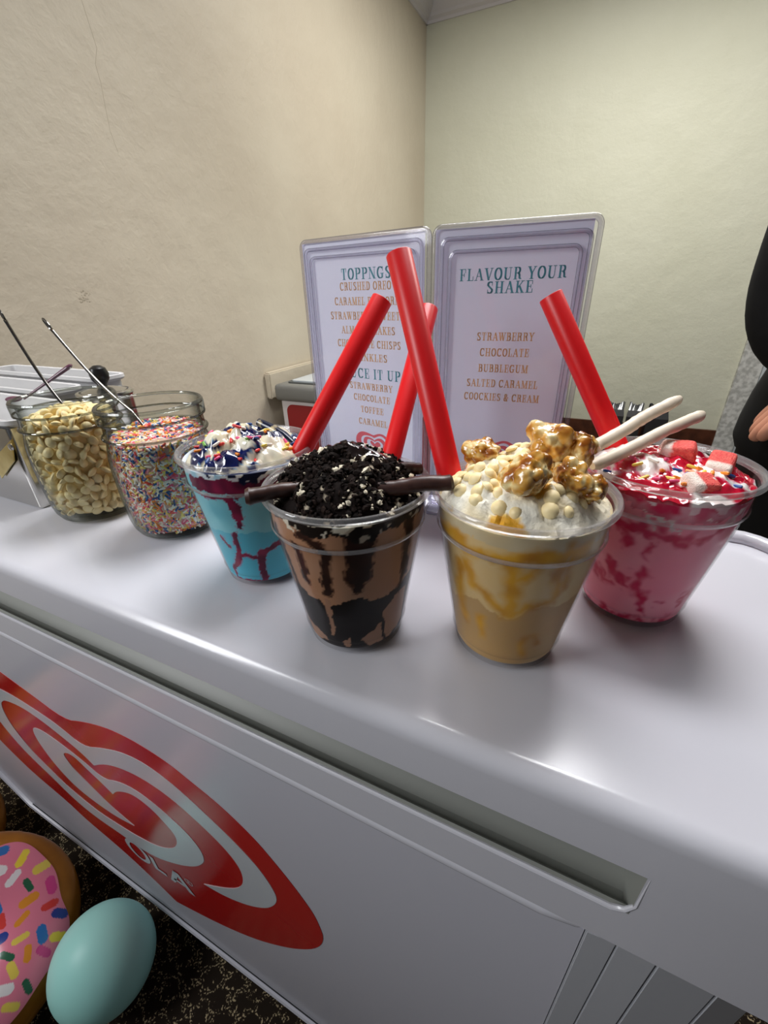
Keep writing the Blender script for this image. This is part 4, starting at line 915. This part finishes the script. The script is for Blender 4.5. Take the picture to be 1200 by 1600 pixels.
# purple plastic spoon lying across the tubs
a, b = Vector((-.523, .297, ZT + .1310)), Vector((-.566, .262, ZT + .1000)); bm = bmesh.new()
t = thing('plastic_spoon', 'purple plastic spoon resting in the front white tub', 'spoon', tuple(b)); d = a - b
tube(bm, [d * s for s in (1.03, 1.0, .94, .8, .6, .4, .2, 0)], [.0022, .0042, .0046, .0042, .0034, .0028, .0026, .0026], 12, flat=.5); put('spoon_handle', bm, M_purple, t)
bm = bmesh.new(); bmesh.ops.create_uvsphere(bm, u_segments=20, v_segments=10, radius=1)
for v in bm.verts: v.co = Vector((v.co.x * .010 - .009, v.co.y * .007 - .006, v.co.z * .003))
put('spoon_bowl', bm, M_purple, t)
# steel canister with a black knobbed lid
t = thing('steel_canister', 'round steel canister with black knob behind the jar of white chips', 'canister', (-.532, .331, ZT + .0004))
bm = bmesh.new(); lathe(bm, [(0, 0), (.026, 0), (.028, .002), (.029, .088), (.0305, .092), (.0310, .0945), (.0300, .0965), (.0265, .0970), (.0262, .094), (0, .094)], 48); put('canister_body', bm, M_steel, t)
bm = bmesh.new(); lathe(bm, [(0, .094), (.025, .094), (.024, .097), (.012, .1005), (0, .102)], 40); put('canister_lid', bm, M_steel, t)
bm = bmesh.new(); lathe(bm, [(0, .100), (.005, .100), (.0055, .104), (.0095, .110), (.0105, .116), (.0085, .1225), (.004, .1255), (0, .126)], 28); put('knob', bm, M_blackplastic, t)

# ------------------------------------------------------------------ second freezer against the left wall
f2 = thing('chest_freezer', 'grey-topped chest freezer with red front panel in the far corner by the wall', 'freezer', (-.80, 1.74, 0))
def G(name, lo, hi, mat, r=.008, par=None):
    bm = bmesh.new(); bevel_box(bm, lo, hi, r); return put(name, bm, mat, par or f2)
M_fgrey = bsdf('freezer_grey_plastic', (116, 116, 112), .4); M_fwhite = bsdf('freezer_white', (206, 200, 200), .35); M_fred = bsdf('freezer_red_panel', (140, 16, 22), .3)
G('body', (-.345, -.325, .05), (.345, .33, .605), M_fwhite); G('top_rim', (-.365, -.34, .60), (.365, .345, .667), M_fgrey, .018)
bm = bmesh.new(); poly_prism(bm, rrect(-.318, .09, .318, .588, .03), .3255, .3275, lambda x, y, h: (x, -h, y)); put('red_panel', bm, M_fred, f2, False)
bm = bmesh.new(); poly_prism(bm, rrect(-.325, -.30, .325, .285, .02), .667, .671, lambda x, y, h: (x, y, h)); put('lid_gasket', bm, bsdf('dark_gasket', (70, 74, 74), .5), f2)
bm = bmesh.new(); poly_prism(bm, rrect(-.312, -.285, .312, .27, .015), .671, .676, lambda x, y, h: (x, y, h)); g = put('glass_lid', bm, bsdf('frosted_glass', (196, 204, 210), .12), f2)
for x in (-.28, .28):
    for y in (-.26, .26):
        bm = bmesh.new(); lathe(bm, [(0, 0), (.022, 0), (.022, .05), (0, .05)], 16, (x, y, 0)); put('foot', bm, M_blackplastic, f2)
bm = bmesh.new(); box(bm, (UL, 1.42, .60), (UL + .03, 2.6, .705)); bmesh.ops.bevel(bm, geom=list(bm.edges), offset=.006, segments=2, affect='EDGES'); struct(put('trim_5', bm, M_wall))

# ------------------------------------------------------------------ black gift bags on the floor by the back wall
M_bag = bsdf('black_foil_paper', (46, 46, 48), .3); M_bagin = bsdf('silver_foil', (170, 172, 174), .25, .7)
for u, wd, yaw, lb in ((.150, .100, .06, 'black foil gift bag nearest the red straw of the pink shake'), (.260, .082, -.08, 'middle black foil gift bag on the floor by the wall'), (.376, .110, .08, 'black foil gift bag on the floor, just above the ivory sticks')):
    t = thing('gift_bag', lb, 'gift bag', (u, 2.95, 0), yaw, 'black gift bags by the back wall'); h = wd / 2; D = .045
    bm = bmesh.new(); rows = [[(-h, -D), (h, -D), (h, D), (-h, D)]] * 2 + [[(-h * .9, -D * .55), (h * .9, -D * .55), (h * .9, D * .55), (-h * .9, D * .55)]]
    zs = [0, .275, .31]; rv = [[bm.verts.new((x, y, z)) for x, y in r] for r, z in zip(rows, zs)]
    for a, b in zip(rv, rv[1:]):
        for i in range(4): bm.faces.new((a[i], a[(i + 1) % 4], b[(i + 1) % 4], b[i]))
    bm.faces.new(rv[0][::-1]); put('bag_body', bm, M_bag, t, False)
    bm = bmesh.new(); n = 9; lo_, hi_ = [], []
    for i in range(n):
        x = -h * .9 + 1.8 * h * i / (n - 1); lo_.append((x, -D * .55, .31)); hi_.append((x * 1.05, .012 * math.sin(i * 2.1), .335 + .018 * abs(i - 4) / 4 + .006 * (i % 2)))
    for y in (1, -1):
        a = [bm.verts.new((p[0], p[1] * y, p[2])) for p in lo_]; b = [bm.verts.new(p) for p in hi_]
        for i in range(n - 1): bm.faces.new((a[i], a[i + 1], b[i + 1], b[i]))
    bmesh.ops.solidify(bm, geom=list(bm.faces), thickness=.002); put('gathered_top', bm, M_bagin if u < .3 else M_bag, t, False)

# ------------------------------------------------------------------ person in black behind the freezer's right end
def skin_mesh(name, joints, edges, mat, parent, lv=2, root=0):
    me = bpy.data.meshes.new(name); me.from_pydata([j[0] for j in joints], edges, []); o = bpy.data.objects.new(name, me); COL.objects.link(o)
    md = o.modifiers.new('s', 'SKIN'); md.use_smooth_shade = True
    for i, j in enumerate(joints):
        r = j[1]; me.skin_vertices[0].data[i].radius = r if isinstance(r, tuple) else (r, r)
    me.skin_vertices[0].data[root].use_root = True
    sb = o.modifiers.new('d', 'SUBSURF'); sb.levels = lv; sb.render_levels = lv
    dg = bpy.context.evaluated_depsgraph_get(); me2 = bpy.data.meshes.new_from_object(o.evaluated_get(dg)); o.modifiers.clear(); o.data = me2; bpy.data.meshes.remove(me)
    me2.materials.clear(); me2.materials.append(mat)
    for p in me2.polygons: p.use_smooth = True
    o.parent = parent; return o
PX, PY = .41, .75
per = thing('person', 'person in loose black clothes standing with hand on hip behind the freezer', 'person', (PX, PY, 0))
# joints in metres from the floor point between the feet; -x is towards the counter's left
body = [((0, 0, .93), (.15, .11)), ((0, .0, 1.08), (.135, .10)), ((0, .01, 1.25), (.15, .11)), ((0, .01, 1.38), (.13, .09)), ((0, 0, 1.46), .055), ((0, -.005, 1.53), .058), ((0, -.02, 1.62), (.078, .095)), ((0, -.015, 1.69), (.07, .085)),
        ((-.16, .01, 1.37), .062), ((-.190, .0, 1.14), .043), ((-.200, -.01, .965), .040), ((-.152, -.080, .908), .028), ((-.178, -.080, .876), (.020, .028)),
        ((.16, .01, 1.37), .062), ((.205, .02, 1.13), .045), ((.21, -.01, .90), .032), ((.21, -.02, .83), (.018, .03)),
        ((-.09, 0, .86), .095), ((-.095, -.01, .48), .062), ((-.10, .02, .10), .045), ((-.105, -.10, .04), .035),
        ((.09, 0, .86), .095), ((.095, -.01, .48), .062), ((.10, .02, .10), .045), ((.105, -.10, .04), .035)]
be = [(0, 1), (1, 2), (2, 3), (3, 4), (4, 5), (5, 6), (6, 7), (3, 8), (8, 9), (9, 10), (10, 11), (11, 12), (3, 13), (13, 14), (14, 15), (15, 16), (0, 17), (17, 18), (18, 19), (19, 20), (0, 21), (21, 22), (22, 23), (23, 24)]
# fingers: the near hand rests on the hip, fingertips pointing down towards the counter
for k, (yy, L) in enumerate([(-.102, .92), (-.087, 1.0), (-.072, .95), (-.058, .78)]):
    i = len(body); p0 = Vector((-.186, yy, .866)); p1 = p0 + Vector((-.016, 0, -.020)) * L; p2 = p1 + Vector((-.010, .002, -.018)) * L; p3 = p2 + Vector((-.003, .004, -.014)) * L
    for p, r in ((p0, .0095), (p1, .009), (p2, .008), (p3, .0068)): body.append((tuple(p), r))
    be += [(12, i), (i, i + 1), (i + 1, i + 2), (i + 2, i + 3)]
i = len(body); body += [((-.166, -.110, .874), .010), ((-.178, -.122, .856), .009), ((-.186, -.126, .842), .0075)]; be += [(11, i), (i, i + 1), (i + 1, i + 2)]
for k in range(4):
    i = len(body); x = .21 + .0; yy = -.045 + .018 * k
    body += [((.208, yy, .795), .0095), ((.204, yy - .002, .765), .009), ((.198, yy - .003, .742), .0075)]; be += [(16, i), (i, i + 1), (i + 1, i + 2)]
i = len(body); body += [((.200, -.052, .825), .010), ((.192, -.066, .800), .0085)]; be += [(16, i), (i, i + 1)]
skin_mesh('body', body, be, M_skin, per)
# face
for x in (-.03, .03):
    bm = bmesh.new(); bmesh.ops.create_uvsphere(bm, u_segments=12, v_segments=8, radius=.011); put('eye', bm, M_hair, per).location = (x, -.098, 1.625)
bm = bmesh.new(); tube(bm, [(0, -.108, 1.635), (0, -.122, 1.60), (0, -.112, 1.592)], [.007, .013, .009], 10); put('nose', bm, M_skin, per)
bm = bmesh.new(); tube(bm, [(-.022, -.098, 1.563), (0, -.106, 1.562), (.022, -.098, 1.563)], [.003, .006, .003], 8); put('mouth', bm, bsdf('lips', (150, 80, 76), .4), per)
for x in (-.085, .085):
    bm = bmesh.new(); bmesh.ops.create_uvsphere(bm, u_segments=12, v_segments=8, radius=1)
    for v in bm.verts: v.co = Vector((v.co.x * .008, v.co.y * .018, v.co.z * .03))
    put('ear', bm, M_skin, per).location = (x, -.01, 1.615)
bm = bmesh.new(); bmesh.ops.create_uvsphere(bm, u_segments=28, v_segments=18, radius=1)
for v in list(bm.verts):
    v.co = Vector((v.co.x * .098, v.co.y * .112 + .008, v.co.z * .105 + 1.675 - (.05 if v.co.y > .2 and v.co.z < 0 else 0)))
bmesh.ops.delete(bm, geom=[v for v in bm.verts if v.co.y < -.045 and v.co.z < 1.685], context='VERTS'); bmesh.ops.solidify(bm, geom=list(bm.faces), thickness=.004); put('hair', bm, M_hair, per)
# clothing follows the body
def loft(bm, rows, n=40):
    rv = [[bm.verts.new((cx + rx * (1 + .02 * math.sin(5 * a + z * 9)) * math.cos(a), cy + ry * (1 + .02 * math.sin(7 * a)) * math.sin(a), z)) for a in [2 * PI * i / n for i in range(n)]] for z, cx, cy, rx, ry in rows]
    for a, b in zip(rv, rv[1:]):
        for i in range(n): bm.faces.new((a[i], a[(i + 1) % n], b[(i + 1) % n], b[i]))
    bm.faces.new(rv[0][::-1]); bm.faces.new(rv[-1])
bm = bmesh.new()
loft(bm, [(.775, 0, 0, .205, .150), (.79, 0, 0, .212, .155), (.815, 0, 0, .212, .153), (.85, 0, 0, .209, .148), (.90, 0, 0, .200, .135), (.95, 0, 0, .178, .125), (1.04, 0, 0, .162, .122), (1.12, 0, 0, .162, .125), (1.25, 0, .01, .176, .132), (1.34, 0, .01, .186, .122), (1.40, 0, .01, .16, .10), (1.44, 0, .005, .09, .08), (1.465, 0, 0, .066, .066), (1.48, 0, 0, .064, .064)])
tube(bm, *smooth_path([(-.150, .01, 1.385), (-.176, .01, 1.33), (-.182, .0, 1.16), (-.192, -.002, 1.03), (-.196, -.008, .975), (-.188, -.026, .940), (-.168, -.062, .915), (-.158, -.076, .900), (-.172, -.080, .882), (-.178, -.080, .874)], [.06, .078, .068, .062, .056, .052, .044, .038, .037, .036]), 24)
tube(bm, [(.150, .01, 1.385), (.178, .01, 1.33), (.208, .02, 1.13), (.214, -.005, .95), (.212, -.018, .85)], [.06, .078, .066, .05, .042], 20)
put('black_jacket', bm, M_cloth, per)
bm = bmesh.new(); loft(bm, [(.09, 0, .01, .20, .17), (.30, 0, .01, .195, .165), (.50, 0, 0, .192, .16), (.65, 0, 0, .190, .155), (.75, 0, 0, .200, .152), (.80, 0, 0, .202, .148), (.90, 0, 0, .172, .125), (.95, 0, 0, .15, .11)]); put('black_skirt', bm, M_cloth, per)
for s in (-1, 1):
    bm = bmesh.new(); tube(bm, [(s * .105, .06, .035), (s * .105, -.02, .045), (s * .107, -.10, .036), (s * .108, -.16, .028), (s * .108, -.18, .024)], [.036, .044, .042, .034, .016], 16); put('shoe', bm, M_blackplastic, per)

# ------------------------------------------------------------------ balloons on the carpet
bl = thing('balloon', 'teal egg-shaped balloon lying on the carpet below the heart emblem', 'balloon', (-.524, .046, .012))
bm = bmesh.new(); bmesh.ops.create_uvsphere(bm, u_segments=64, v_segments=40, radius=1)
for v in bm.verts:
    z = v.co.z; k = 1 - .10 * max(0, -z) ** 2; v.co = Vector((v.co.x * .070 * k, v.co.y * .070 * k, z * .081))
bal = put('balloon_skin', bm, M_teal_b, bl); bal.location = (0, 0, .0805)
bm = bmesh.new(); lathe(bm, [(0, 0), (.004, .001), (.0025, .004), (.006, .010), (.007, .011), (0, .009)], 16); kn = put('knot', bm, M_teal_b, bal); kn.location = (0, 0, -.0805)
def donut(loc, nrm, Ro, label, seed):
    nrm = Vector(nrm).normalized(); t = thing('foil_balloon', label, 'balloon', (loc[0], loc[1], .0))
    q = nrm.to_track_quat('Z', 'Y'); c = Vector((0, 0, loc[2])); n, mz = 120, 48; Rm, rm = Ro * .60, Ro * .40
    bm = bmesh.new(); rows = []
    for i in range(n):
        a = 2 * PI * i / n; row = []
        for j in range(mz):
            b = 2 * PI * j / mz; puck = 1 - .012 * abs(math.sin(a * 24)) * max(0, math.cos(b)) ** 2
            row.append(bm.verts.new(c + q @ Vector(((Rm + rm * math.cos(b) * puck) * math.cos(a), (Rm + rm * math.cos(b) * puck) * math.sin(a), rm * .62 * math.sin(b)))))
        rows.append(row)
    for i in range(n):
        for j in range(mz): bm.faces.new((rows[i][j], rows[(i + 1) % n][j], rows[(i + 1) % n][(j + 1) % mz], rows[i][(j + 1) % mz]))
    put('foil_ring', bm, M_foil, t)
    rnd = random.Random(seed); sp = []
    for _ in range(2600):
        a = rnd.uniform(0, 2 * PI); r = rnd.uniform(.25, .80) * Ro; p = (r * math.cos(a), r * math.sin(a))
        if all(math.hypot(p[0] - s[0], p[1] - s[1]) > Ro * .135 for s in sp): sp.append((p[0], p[1], rnd.uniform(0, PI), rnd.choice([(222, 66, 60), (232, 150, 50), (248, 222, 70), (40, 66, 150), (50, 120, 190), (240, 236, 236), (40, 100, 70), (220, 70, 140), (236, 210, 90)])))
    bm = bmesh.new(); lay = bm.verts.layers.float_color.new('Col'); n2, m2 = 420, 120; rows = []
    for i in range(n2):
        a = 2 * PI * i / n2; outer = R(54) + R(7) * math.sin(5 * a + seed) + R(3) * math.sin(9 * a); row = []
        for j in range(m2 + 1):
            b = outer + (R(150) - outer) * j / m2; x, y = (Rm + rm * math.cos(b)) * math.cos(a), (Rm + rm * math.cos(b)) * math.sin(a)
            v = bm.verts.new(c + q @ Vector((x + math.cos(a) * .0012 * math.cos(b), y + math.sin(a) * .0012 * math.cos(b), rm * .62 * math.sin(b) + .0016))); cc_ = L3(236, 132, 156)
            for sx, sy, an, col in sp:
                dx, dy = x - sx, y - sy
                if abs(dx) < Ro * .09 and abs(dy) < Ro * .09:
                    e, f = dx * math.cos(an) + dy * math.sin(an), -dx * math.sin(an) + dy * math.cos(an)
                    if (max(0, abs(e) - Ro * .044)) ** 2 + f * f < (Ro * (.036 + .008 * math.sin(sx * 900))) ** 2: cc_ = L3(*col)
            v[lay] = cc_; row.append(v)
        rows.append(row)
    for i in range(n2):
        for j in range(m2): bm.faces.new((rows[i][j], rows[(i + 1) % n2][j], rows[(i + 1) % n2][j + 1], rows[i][j + 1]))
    put('pink_icing', bm, M_icing, t)
donut((-.708, -.042, .130), (1.08, .01, 1.26), .148, 'gold foil doughnut balloon with sprinkled pink icing beside the teal balloon', 3)
donut((-.945, -.015, .140), (1.2, -.1, .9), .132, 'gold foil balloon edge at the far left, under the freezer corner', 8)
